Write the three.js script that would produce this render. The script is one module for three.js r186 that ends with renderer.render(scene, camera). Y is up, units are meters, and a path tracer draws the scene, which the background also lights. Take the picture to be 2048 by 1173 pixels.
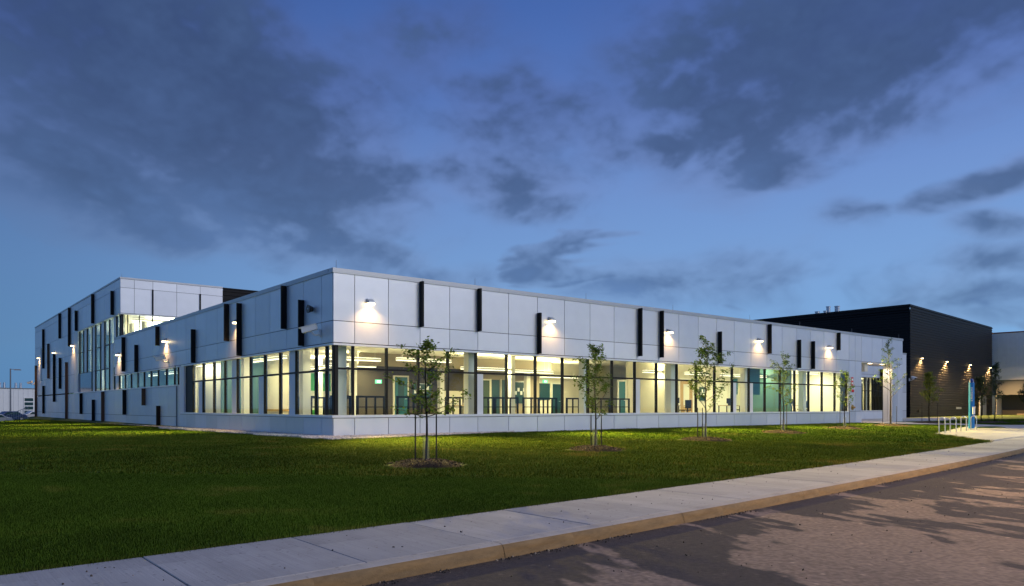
import * as THREE from 'three';
import { mergeGeometries } from 'three/addons/utils/BufferGeometryUtils.js';
import { RectAreaLightUniformsLib } from 'three/addons/lights/RectAreaLightUniformsLib.js';
import { FontLoader } from 'three/addons/loaders/FontLoader.js';
import { TextGeometry } from 'three/addons/geometries/TextGeometry.js';

RectAreaLightUniformsLib.init();
// ------------------------------------------------------------------ camera, sky, sun, exposure
const scene = new THREE.Scene();
const renderer = new THREE.WebGLRenderer({ antialias: true });
renderer.setSize(1024, 586);
renderer.toneMapping = THREE.LinearToneMapping;
renderer.toneMappingExposure = 1.0;
renderer.shadowMap.enabled = true;

const CAM = new THREE.Vector3(-12.7367, 1.155, 26.5009);
const VIEW = new THREE.Vector3(0.6293060518, 0, -0.7771575729);
const camera = new THREE.PerspectiveCamera(2 * Math.atan(814 / 1511) * 180 / Math.PI, 2048 / 1628, 0.1, 900);
camera.position.copy(CAM);
camera.lookAt(CAM.clone().add(VIEW));
camera.setViewOffset(2048, 1628, 0, 0, 2048, 1173);
camera.updateProjectionMatrix();
scene.add(camera);

const SUN_DIR = new THREE.Vector3(0.37, 0.5, 0.8).normalize();
const sun = new THREE.DirectionalLight(new THREE.Color().setRGB(1.0, 0.95, 0.92), 1.22);
sun.position.copy(SUN_DIR).multiplyScalar(120);
sun.target.position.set(0, 0, 0);
sun.castShadow = true;
sun.shadow.radius = 75;
sun.shadow.mapSize.set(2048, 2048);
Object.assign(sun.shadow.camera, { left: -110, right: 110, top: 110, bottom: -110, near: 1, far: 320 });
scene.add(sun, sun.target);

// ---- numbers
function rng(seed) { let s = seed >>> 0; return () => { s = (s + 0x6D2B79F5) >>> 0; let t = s; t = Math.imul(t ^ (t >>> 15), t | 1); t ^= t + Math.imul(t ^ (t >>> 7), t | 61); return ((t ^ (t >>> 14)) >>> 0) / 4294967296; }; }
const clamp = (v, a = 0, b = 1) => Math.min(b, Math.max(a, v));
const lerp = (a, b, t) => a + (b - a) * t;
const smooth = (a, b, v) => { const t = clamp((v - a) / (b - a)); return t * t * (3 - 2 * t); };
const hash2 = (x, y, s) => { let h = Math.imul(x, 374761393) + Math.imul(y, 668265263) + Math.imul(s, 982451653); h = Math.imul(h ^ (h >>> 13), 1274126177); return ((h ^ (h >>> 16)) >>> 0) / 4294967296; };
function noise(x, y, s = 0, period = 0) {
  const xi = Math.floor(x), yi = Math.floor(y), fx = x - xi, fy = y - yi, u = fx * fx * (3 - 2 * fx), v = fy * fy * (3 - 2 * fy);
  const w = period ? (i) => ((i % period) + period) % period : (i) => i;
  const a = hash2(w(xi), w(yi), s), b = hash2(w(xi + 1), w(yi), s), c = hash2(w(xi), w(yi + 1), s), d = hash2(w(xi + 1), w(yi + 1), s);
  return a + (b - a) * u + (c - a) * v + (a - b - c + d) * u * v;
}
function fbm(x, y, o = 4, s = 0, period = 0) { let v = 0, a = 0.5, n = 0, p = period; for (let i = 0; i < o; i++) { v += a * noise(x, y, s + i * 17, p); n += a; a *= 0.5; x *= 2; y *= 2; p *= 2; } return v / n; }

// ---- the evening sky: blue air and drifting grey cloud
function makeSky() {
  const W = 4096, H = 2048, data = new Float32Array(W * H * 4);
  const filled = new Uint8Array(W * H), viewAz = Math.atan2(VIEW.x, -VIEW.z);
  // cloud banks: bearing from the building front, elevation, half extents (degrees), tilt, thickness
  const banks = [[-24.7, 22.4, 11, 5.4, 25, 1.15], [-17.1, 17.0, 8.7, 4.0, 30, 0.95], [-30.6, 14.8, 5.1, 2.0, 15, 0.9], [-27.7, 13.0, 4.2, 1.3, 15, 0.75], [-12.1, 15.0, 4.4, 2.2, 20, 0.75], [-32, 23.6, 5.0, 3.2, 0, 1.0], [25.1, 24.6, 9.5, 3.4, -5, 1.25], [16.4, 23.0, 6.2, 3.8, 12, 0.95], [-0.9, 21.8, 5.3, 2.7, 0, 0.55], [-0.5, 17.1, 6.1, 1.9, 10, 0.65], [19.9, 17.3, 2.3, 1.0, 0, 0.7], [11.1, 19.3, 2.2, 1.0, 0, 0.65], [24.1, 13.1, 1.9, 1.0, 0, 0.55], [30.9, 14.5, 3.6, 0.7, -20, 0.95], [31.5, 11.8, 1.9, 0.7, 0, 0.9], [32.9, 9.6, 2.9, 1.0, 0, 0.85], [30.9, 7.6, 4.2, 1.3, 0, 0.85], [14.0, 8.9, 6.4, 1.3, 0, 0.65], [32.9, 20.8, 2.7, 0.8, -15, 0.6], [-3.6, 10.1, 3.8, 0.9, 0, 0.55], [32.6, 6.0, 2.7, 0.6, 0, 0.65], [-33.9, 17.5, 1.0, 1.3, 0, 0.5], [-6.6, 26.4, 4.5, 1.9, 0, 0.4], [-20.5, 20.0, 7, 3.2, 32, 1.0], [-9.5, 12.3, 4.2, 1.3, 18, 0.7], [-13, 21.5, 4.5, 2.6, 40, 0.5], [3.2, 14.6, 3, 0.8, 0, 0.45], [6, 19.6, 2.6, 2.4, -30, 0.4]]
    .map(([a, e, ra, re, t, w]) => [a, e, ra, re, Math.cos(t * Math.PI / 180), Math.sin(t * Math.PI / 180), w]);
  const el0 = [[-90, 0.07, 0.12, 0.2], [0, 0.17, 0.37, 0.66], [4, 0.19, 0.39, 0.68], [9, 0.19, 0.36, 0.67], [16, 0.155, 0.28, 0.6], [22, 0.095, 0.19, 0.5], [28, 0.062, 0.14, 0.42], [50, 0.05, 0.12, 0.35], [90, 0.045, 0.11, 0.32]];
  for (let j = 0; j < H; j++) {
    const v = (j + 0.5) / H, el = (v - 0.5) * Math.PI, eld = el * 180 / Math.PI;
    let k = 0; while (k < el0.length - 2 && eld > el0[k + 1][0]) k++;
    const A = el0[k], B = el0[k + 1], t = clamp((eld - A[0]) / (B[0] - A[0]));
    const base = [1, 2, 3].map((c) => lerp(A[c], B[c], t));
    const cy = Math.sin(el), cr = Math.cos(el);
    for (let i = 0; i < W; i++) {
      const u = (i + 0.5) / W, phi = (u - 0.5) * 2 * Math.PI;           // three: u = atan2(z, x) / 2pi + 0.5
      const dx = Math.cos(phi) * cr, dz = Math.sin(phi) * cr;
      let az = Math.atan2(dx, -dz) - viewAz; if (az > Math.PI) az -= 2 * Math.PI; if (az < -Math.PI) az += 2 * Math.PI;
      const azd = az * 180 / Math.PI;
      let [r, g, b] = base;
      const coarse = Math.abs(azd) > 48 || eld > 36 || eld < -1;
      if (coarse && ((i & 3) || (j & 3)) && filled[(j & ~3) * W + (i & ~3)]) { const q = ((j & ~3) * W + (i & ~3)) * 4, p = (j * W + i) * 4; data[p] = data[q]; data[p + 1] = data[q + 1]; data[p + 2] = data[q + 2]; data[p + 3] = 1; continue; }
      filled[j * W + i] = 1;
      const side = 1 + ((azd > 0 ? 0.09 * Math.sin(clamp(azd / 38, 0, 1.4)) : 0) - 0.45 * Math.exp(-Math.pow((azd + 40) / 22, 2))) * (1 - smooth(25, 60, eld));
      r *= side; g *= lerp(1, side, 0.86); b *= lerp(1, side, 0.75);
      if (eld > -1) {
        const q = 1 / (cy + 0.16), X = dx * q, Z = dz * q;
        const wx = fbm(X * 1.6 + 3, Z * 1.6, 3, 5) - 0.5, wz = fbm(X * 1.6, Z * 1.6 + 7, 3, 9) - 0.5;
        let m = 0;
        const near = Math.abs(azd) < 60 && eld < 40;
        const wa = azd + wx * 7, we = eld + wz * 4 * clamp(eld / 14, 0.35, 1);
        if (near) for (const [a, e, ra, re, ct, st, w] of banks) {
          const p = wa - a, s = -(we - e), pu = (p * ct + s * st) / ra, pv = (-p * st + s * ct) / re, d2 = pu * pu + pv * pv;
          if (d2 < 5) m = Math.max(m, w * Math.exp(-d2 * 0.5));
        }
        const far = 0.75 * smooth(0.5, 0.75, fbm(X * 0.55 + 11, Z * 0.55 + 4, 3, 21)) * smooth(2, 9, eld);
        const out = Math.max(smooth(38, 58, Math.abs(azd)), smooth(29, 40, eld));
        const strata = 0.62 * smooth(0.5, 0.72, fbm(azd * 0.11 + wx * 2 + 40, eld * 0.62 + wz * 1.5, 4, 131)) * smooth(1.5, 4, eld) * (1 - smooth(11, 17, eld)) * smooth(-28, 4, azd + 0 * eld);
        m = Math.max(m * (1 - out), far * Math.max(out, 0.42), strata);
        let det = 0, big = 0, fine = 0;
        if (out > 0) { det = out * (fbm(X * 5 + wx * 3, Z * 5 + wz * 3, 4, 33) - 0.5); big = out * (fbm(X * 1.9 + wx * 2, Z * 1.9 + wz, 3, 51) - 0.5); }
        if (out < 1) { const A = azd * 0.2 + wx * 1.1, E = eld * 0.4 + wz * 0.8, n = 1 - out; det += n * (fbm(A * 1.7 + 7, E * 1.7 + 3, 6, 35) - 0.5); big += n * (fbm(A * 0.6 + 2, E * 0.6 + 5, 4, 53) - 0.5); fine = n * (fbm(A * 6.5, E * 5, 4, 83) - 0.5); }
        const den = smooth(0.08, 0.9, m * (1 + big * 0.8) + (det * 1.0 + fine * 0.35) * smooth(0.05, 0.32, m) + big * 0.15);
        const veil = 0.6 * smooth(0.0, 0.5, m + big * 0.7 + det * 0.25);
        const thick = smooth(0.25, 1, den * (0.75 + big * 1.1 + det * 0.5));
        // thin edges pale lavender, thick bodies slate
        const er = r * 0.93 + 0.022, eg = g * 0.86 + 0.012, eb = b * 0.86;
        r = lerp(r, er, veil); g = lerp(g, eg, veil); b = lerp(b, eb, veil);
        const low = 1 - smooth(4, 20, eld), vary = 1 + 0.9 * big + 0.75 * det + 0.25 * fine, cR = lerp(0.04, 0.075, low) * vary * 1.1, cG = lerp(0.08, 0.16, low) * vary, cB = lerp(0.18, 0.33, low) * vary;
        const o = den * lerp(0.56, 0.88, thick);
        r = lerp(r, cR, o); g = lerp(g, cG, o); b = lerp(b, cB, o);
      }
      const p = (j * W + i) * 4;
      data[p] = r; data[p + 1] = g; data[p + 2] = b; data[p + 3] = 1;
    }
  }
  const tex = new THREE.DataTexture(data, W, H, THREE.RGBAFormat, THREE.FloatType);
  tex.mapping = THREE.EquirectangularReflectionMapping; tex.magFilter = THREE.LinearFilter; tex.minFilter = THREE.LinearFilter; tex.colorSpace = THREE.LinearSRGBColorSpace; tex.needsUpdate = true;
  return tex;
}
const skyTexture = makeSky();
scene.background = skyTexture;
scene.environment = skyTexture;

// ------------------------------------------------------------------ naming helpers
const taken = {};
function numbered(n) { const k = taken[n] = (taken[n] ?? -1) + 1; return k ? n + '_' + String(k).padStart(3, '0') : n; }
function tag(o, label, category, group, kind) { o.userData.label = label; o.userData.category = category; if (group) o.userData.group = group; if (kind) o.userData.kind = kind; return o; }
function thing(name, label, category, [x, y, z] = [0, 0, 0], turn = 0, group) {
  const o = new THREE.Group(); o.name = numbered(name); o.position.set(x, y, z); o.rotation.y = turn; scene.add(o); return tag(o, label, category, group);
}
function shad(m) { m.castShadow = true; m.receiveShadow = true; return m; }
function mesh(name, geo, mat, parent) { const m = shad(new THREE.Mesh(geo, mat)); m.name = parent ? name : numbered(name); (parent ?? scene).add(m); return m; }
function structure(name, geo, mat) { const m = mesh(name, geo, mat); m.userData.kind = 'structure'; return m; }

// ------------------------------------------------------------------ geometry helpers
const boxCache = new Map();
function boxGeo(w, h, d) {
  const key = [w, h, d].map((v) => v.toFixed(3)).join();
  if (!boxCache.has(key)) {
    const g = new THREE.BoxGeometry(w, h, d), uv = g.attributes.uv, n = g.attributes.normal;
    for (let i = 0; i < uv.count; i++) { const ax = Math.abs(n.getX(i)) > 0.5 ? [d, h] : Math.abs(n.getY(i)) > 0.5 ? [w, d] : [w, h]; uv.setXY(i, uv.getX(i) * ax[0], uv.getY(i) * ax[1]); }
    boxCache.set(key, g);
  }
  return boxCache.get(key);
}
function box(name, parent, x0, x1, y0, y1, z0, z1, mat) {
  const m = mesh(name, boxGeo(Math.abs(x1 - x0), Math.abs(y1 - y0), Math.abs(z1 - z0)), mat, parent);
  m.position.set((x0 + x1) / 2, (y0 + y1) / 2, (z0 + z1) / 2); return m;
}
function boxAt(x0, x1, y0, y1, z0, z1) { return boxGeo(Math.abs(x1 - x0), Math.abs(y1 - y0), Math.abs(z1 - z0)).clone().translate((x0 + x1) / 2, (y0 + y1) / 2, (z0 + z1) / 2); }
function tube(points, r, seg = 10, rad = 8, closed = false) { return new THREE.TubeGeometry(new THREE.CatmullRomCurve3(points.map((p) => new THREE.Vector3(...p)), closed, 'catmullrom', 0.4), seg, r, rad, closed); }
function taperTube(pts, r0, r1, sides = 6) {
  const g = new THREE.BufferGeometry(), pos = [], nor = [], uv = [], idx = [];
  let up = new THREE.Vector3(0.31, 0.2, 0.93);
  for (let i = 0; i < pts.length; i++) {
    const a = pts[Math.max(0, i - 1)], b = pts[Math.min(pts.length - 1, i + 1)], t = b.clone().sub(a).normalize();
    const s = new THREE.Vector3().crossVectors(t, up).normalize(), w = new THREE.Vector3().crossVectors(s, t), r = lerp(r0, r1, i / (pts.length - 1));
    for (let k = 0; k <= sides; k++) { const q = k / sides * Math.PI * 2, n = s.clone().multiplyScalar(Math.cos(q)).addScaledVector(w, Math.sin(q)); pos.push(pts[i].x + n.x * r, pts[i].y + n.y * r, pts[i].z + n.z * r); nor.push(n.x, n.y, n.z); uv.push(k / sides, i * 0.2); }
    if (i) for (let k = 0; k < sides; k++) { const p = (i - 1) * (sides + 1) + k, q = p + sides + 1; idx.push(p, p + 1, q, p + 1, q + 1, q); }
  }
  g.setAttribute('position', new THREE.Float32BufferAttribute(pos, 3)); g.setAttribute('normal', new THREE.Float32BufferAttribute(nor, 3)); g.setAttribute('uv', new THREE.Float32BufferAttribute(uv, 2)); g.setIndex(idx); return g;
}

// ------------------------------------------------------------------ textures and materials
function tex(n, fn, { srgb = false, repeat = [1, 1], h = n } = {}) {
  const d = new Uint8Array(n * h * 4);
  for (let j = 0; j < h; j++) for (let i = 0; i < n; i++) { const c = fn(i / n, j / h, i, j), p = (j * n + i) * 4; const a = Array.isArray(c) ? c : [c, c, c]; d[p] = clamp(a[0]) * 255; d[p + 1] = clamp(a[1]) * 255; d[p + 2] = clamp(a[2]) * 255; d[p + 3] = 255; }
  const t = new THREE.DataTexture(d, n, h, THREE.RGBAFormat); t.wrapS = t.wrapT = THREE.RepeatWrapping; t.magFilter = THREE.LinearFilter; t.minFilter = THREE.LinearMipmapLinearFilter; t.generateMipmaps = true; t.repeat.set(...repeat);
  if (srgb) t.colorSpace = THREE.SRGBColorSpace; t.needsUpdate = true; return t;
}
const L2S = (v) => v <= 0.0031308 ? v * 12.92 : 1.055 * Math.pow(v, 1 / 2.4) - 0.055;
const rgb = (r, g, b) => new THREE.Color().setRGB(r, g, b);
const std = (c, roughness = 0.7, metalness = 0, more = {}) => new THREE.MeshStandardMaterial({ color: rgb(...c), roughness, metalness, ...more });
const waveTex = tex(256, (u, v) => fbm(u * 4, v * 4, 3, 3, 4), { repeat: [0.35, 0.35] });
const grainTex = tex(256, (u, v, i, j) => 0.945 + 0.04 * fbm(u * 8, v * 8, 5, 8, 8) + 0.015 * hash2(i, j, 8), { repeat: [0.31, 0.31], srgb: true });
const speckle = tex(512, (u, v, i, j) => 0.35 + 0.4 * hash2(i, j, 4) + 0.25 * noise(u * 64, v * 64, 5, 64), { repeat: [1.2, 1.2] });
const panelMats = [0.67, 0.735, 0.7, 0.75].map((v, i) => std([v * 0.96, v * 0.985, v * 1.045], 0.4 + i * 0.03, 0.55, { bumpMap: waveTex, bumpScale: 0.0018, map: grainTex }));
const M = {
  core: std([0.02, 0.022, 0.026], 0.9),
  coping: std([0.42, 0.43, 0.45], 0.4, 0.5), 
  flashing: std([0.75, 0.76, 0.78], 0.35, 0.2), trim: std([0.74, 0.74, 0.74], 0.5),
  fin: new THREE.MeshPhysicalMaterial({ color: rgb(0.003, 0.003, 0.0035), roughness: 0.5, specularIntensity: 0.35 }), finBronze: std([0.035, 0.02, 0.012], 0.4, 0.2),
  black: new THREE.MeshPhysicalMaterial({ color: rgb(0.005, 0.005, 0.006), roughness: 0.5, specularIntensity: 0.5 }), blackRail: new THREE.MeshPhysicalMaterial({ color: rgb(0.003, 0.003, 0.003), roughness: 0.6, specularIntensity: 0.3 }),
  rib: new THREE.MeshPhysicalMaterial({ color: rgb(0.0085, 0.008, 0.009), roughness: 0.55, specularIntensity: 0.4, map: grainTex }),
  glass: new THREE.MeshPhysicalMaterial({ color: rgb(0.9, 0.96, 0.9), roughness: 0, transmission: 1, thickness: 0, ior: 1.5 }),
  glassTeal: new THREE.MeshPhysicalMaterial({ color: rgb(0.7, 0.88, 0.88), roughness: 0, transmission: 1, thickness: 0, ior: 1.52 }),
  roof: std([0.12, 0.12, 0.12], 0.95), floor: std([0.3, 0.28, 0.24], 0.35, 0, { map: grainTex }), ceiling: std([0.78, 0.75, 0.68], 0.9),
  cream: std([0.74, 0.7, 0.58], 0.85, 0, { map: grainTex }), taupe: std([0.07, 0.058, 0.046], 0.85, 0, { map: grainTex }), tan: std([0.33, 0.275, 0.195], 0.85, 0, { map: grainTex }), whiteWall: std([0.8, 0.79, 0.74], 0.8, 0, { map: grainTex }),
  green: std([0.05, 0.36, 0.09], 0.6), teal: std([0.015, 0.12, 0.15], 0.35), tealLight: std([0.06, 0.15, 0.16], 0.4), darkTeal: std([0.012, 0.05, 0.055], 0.3), darkGreen: std([0.03, 0.06, 0.02], 0.5),
  wood: std([0.5, 0.32, 0.13], 0.55, 0, { map: tex(128, (u, v) => 0.8 + 0.2 * fbm(u * 24, v * 3, 3, 2), { srgb: true }) }), frosted: std([0.66, 0.66, 0.56], 0.5),
  column: std([0.78, 0.77, 0.73], 0.6, 0, { map: grainTex }),
  steel: std([0.62, 0.62, 0.62], 0.32, 0.85), galv: std([0.5, 0.52, 0.55], 0.4, 0.8), lampGrey: std([0.2, 0.21, 0.23], 0.5, 0.4), white: std([0.78, 0.78, 0.78], 0.5), bronze: std([0.06, 0.05, 0.045], 0.4, 0.5),
  lens: std([0.9, 0.85, 0.7], 0.4, 0, { emissive: rgb(1, 0.72, 0.32), emissiveIntensity: 11 }),
  tubeGlow: std([0.9, 0.88, 0.8], 0.5, 0, { emissive: rgb(1, 0.93, 0.72), emissiveIntensity: 2.2 }),
  exitGlow: std([0.1, 0.5, 0.3], 0.5, 0, { emissive: rgb(0.2, 0.95, 0.55), emissiveIntensity: 0.9 }),
  exitWhite: std([0.8, 0.9, 0.85], 0.5, 0, { emissive: rgb(0.75, 1, 0.9), emissiveIntensity: 1.3 }),
  blue: std([0.008, 0.16, 0.48], 0.35), blueDark: std([0.008, 0.03, 0.22], 0.2), red: std([0.55, 0.03, 0.04], 0.5), yellow: std([0.6, 0.5, 0.05], 0.5), brass: std([0.5, 0.32, 0.08], 0.35, 0.8),
  sheet: std([0.78, 0.78, 0.79], 0.5, 0.2, { map: grainTex }), roofRed: std([0.2, 0.035, 0.03], 0.6),
  bark: std([0.3, 0.265, 0.24], 0.95, 0, { map: tex(64, (u, v) => 0.65 + 0.35 * fbm(u * 8, v * 30, 3, 6, 0), { srgb: true }) }), stake: std([0.006, 0.006, 0.007], 0.7),
  guard: new THREE.MeshPhysicalMaterial({ color: rgb(0.9, 0.92, 0.95), roughness: 0.16, transmission: 0.97, thickness: 0, side: THREE.DoubleSide }),
};

// ------------------------------------------------------------------ ground
const zSide = (x) => { const f = (q) => -0.00099963 * q * q - 0.10717 * q + 17.5165; if (x < -14) return f(-14) + (x + 14) * (-0.0792); if (x > 26) return f(26) + (x - 26) * (-0.159); return f(x); };   // lawn edge of the sidewalk
const Y_ROAD = -0.445, Y_WALK = -0.305;
function groundY(x, z) {
  const zs = zSide(x);
  let y = -0.315 * clamp(z / zs) - 0.01;
  if (z < 0) y = -0.01;
  if (x < 0 && z < 0) y -= 0.0045 * Math.min(90, -z);
  if (x > 40) y -= 0.05 * smooth(40, 60, x);
  const start = x > -6.6 ? 48 + 32 * (x + 6.6) / 6.6 : 48;
  if (x < 3 && -z > start) y -= 1.15 * smooth(0, 30, -z - start);
  else if (x < 40 && z < -86) y -= 1.15;
  y += (fbm(x * 0.16 + 20, z * 0.16 + 9, 2, 71) - 0.5) * 0.07 * smooth(0, 2.5, zs - z) * Math.max(smooth(1, 3.2, -x), smooth(1, 3.2, z));
  return y;
}
{
  // one sheet reaching the horizon; the built-on part is finer
  const xs = [], zs = [], lines = (out, ...r) => { for (const [a, b, s] of r) for (let v = a; v < b - 1e-6; v += s) out.push(v); };
  lines(xs, [-700, -100, 100], [-100, -20, 5], [-20, 60, 0.8], [60, 130, 5], [130, 730, 100]); xs.push(730);
  lines(zs, [-800, -170, 90], [-170, -90, 5], [-90, -2, 1.5]);
  const pos = [], uv = [], idx = [], rows = [...zs];
  const put = (x, z, y) => { pos.push(x, y, z); uv.push(x, z); };
  const K = 36;
  for (const z of rows) for (const x of xs) put(x, z, groundY(x, z));
  for (let k = 0; k <= K; k++) for (const x of xs) { const z = lerp(-2, zSide(clamp(x, -60, 60)) , k / K); put(x, z, groundY(x, z)); }
  const R = rows.length + K + 1, C = xs.length;
  for (let j = 0; j < R - 1; j++) for (let i = 0; i < C - 1; i++) { const a = j * C + i; idx.push(a, a + C, a + 1, a + 1, a + C, a + C + 1); }
  const g = new THREE.BufferGeometry(); g.setAttribute('position', new THREE.Float32BufferAttribute(pos, 3)); g.setAttribute('uv', new THREE.Float32BufferAttribute(uv, 2)); g.setIndex(idx); g.computeVertexNormals();
  const turf = tex(1024, (u, v, i, j) => { const a = fbm(u * 10, v * 10, 4, 12, 10), b = fbm(u * 90, v * 90, 2, 14, 90), c = hash2(i, j, 3); const k = 0.5 + 0.7 * b * (0.6 + 0.8 * c); return [0.045 * k + 0.02 * a, 0.085 * k + 0.02 * a, 0.01 * k].map((q) => L2S(q)); }, { srgb: true, repeat: [1 / 9, 1 / 9] });
  structure('lawn_ground', g, new THREE.MeshStandardMaterial({ map: turf, roughness: 1, bumpMap: speckle, bumpScale: 0.02 }));
}
{
  // asphalt with damp stains running out from the kerb
  const W = 2048, H = 1024, X0 = -16, Z0 = 12, SX = 44, SZ = 22;
  const wet = new Float32Array(W * H);
  for (let j = 0; j < H; j++) for (let i = 0; i < W; i++) {
    const x = X0 + (i + 0.5) / W * SX, z = Z0 + (j + 0.5) / H * SZ, out = z - (zSide(x) + 2.0);
    const a = x * 0.93 + z * 0.37, b = -x * 0.37 + z * 0.93;      // across and along the fall of the road
    const wb = fbm(x * 0.5, z * 0.5, 3, 91) - 0.5, wa = fbm(x * 0.5 + 9, z * 0.5, 3, 95) - 0.5;
    const streak = fbm((a + wa * 2.0) * 0.85, (b + wb * 2.6) * 0.26 + 4, 5, 61);
    const fine = fbm(a * 2.2, b * 0.8, 4, 66);
    const band = 1 - smooth(0.25, 1.9 + 1.5 * (fbm(a * 0.45, 3.3, 3, 67) - 0.3), out + (fine - 0.5) * 0.8);
    const s = streak * 0.8 + fine * 0.2 + 0.2 * band - 0.008 * Math.max(0, out - 2);
    wet[j * W + i] = smooth(0.515, 0.59, s + 0.38 * (fbm(a * 5, b * 1.9, 6, 68) - 0.5));
  }
  const grain = (i, j) => 0.72 + 0.56 * hash2(i >> 1, j >> 1, 7) * (0.55 + 0.45 * hash2(i, j, 9));
  const col = tex(W, (u, v, i, j) => { const w = wet[j * W + i], g = grain(i, j), m = 0.85 + 0.3 * fbm(u * 30, v * 15, 4, 44), chip = hash2(i >> 1, j >> 1, 31) > 0.993 ? 1.7 : 1; return [lerp(0.275, 0.06, w), lerp(0.2, 0.045, w), lerp(0.145, 0.036, w)].map((q) => L2S(q * g * m * chip)); }, { srgb: true, h: H });
  const rough = tex(W, (u, v, i, j) => { const w = wet[j * W + i]; return [1, lerp(0.95, 0.8, w), 0]; }, { h: H });
  for (const t of [col, rough]) { t.wrapS = t.wrapT = THREE.MirroredRepeatWrapping; t.repeat.set(1 / SX, 1 / SZ); t.offset.set(-X0 / SX, -Z0 / SZ); }
  const pos = [], uv = [], idx = [], xs = [-700, -300, -120]; for (let x = -60; x <= 60; x += 2) xs.push(x); xs.push(120, 300, 730);
  for (const x of xs) for (const z of [zSide(clamp(x, -60, 60)) + 1.7, 30, 60, 400]) { pos.push(x, Y_ROAD, z); uv.push(x, z); }
  for (let i = 0; i < xs.length - 1; i++) for (let k = 0; k < 3; k++) { const a = i * 4 + k; idx.push(a, a + 1, a + 4, a + 4, a + 1, a + 5); }
  const g = new THREE.BufferGeometry(); g.setAttribute('position', new THREE.Float32BufferAttribute(pos, 3)); g.setAttribute('uv', new THREE.Float32BufferAttribute(uv, 2)); g.setIndex(idx); g.computeVertexNormals();
  const sp = speckle.clone(); sp.repeat.set(2.2, 2.2); sp.needsUpdate = true;
  structure('road', g, new THREE.MeshStandardMaterial({ map: col, roughnessMap: rough, roughness: 1, bumpMap: sp, bumpScale: 0.006 }));
}
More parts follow.
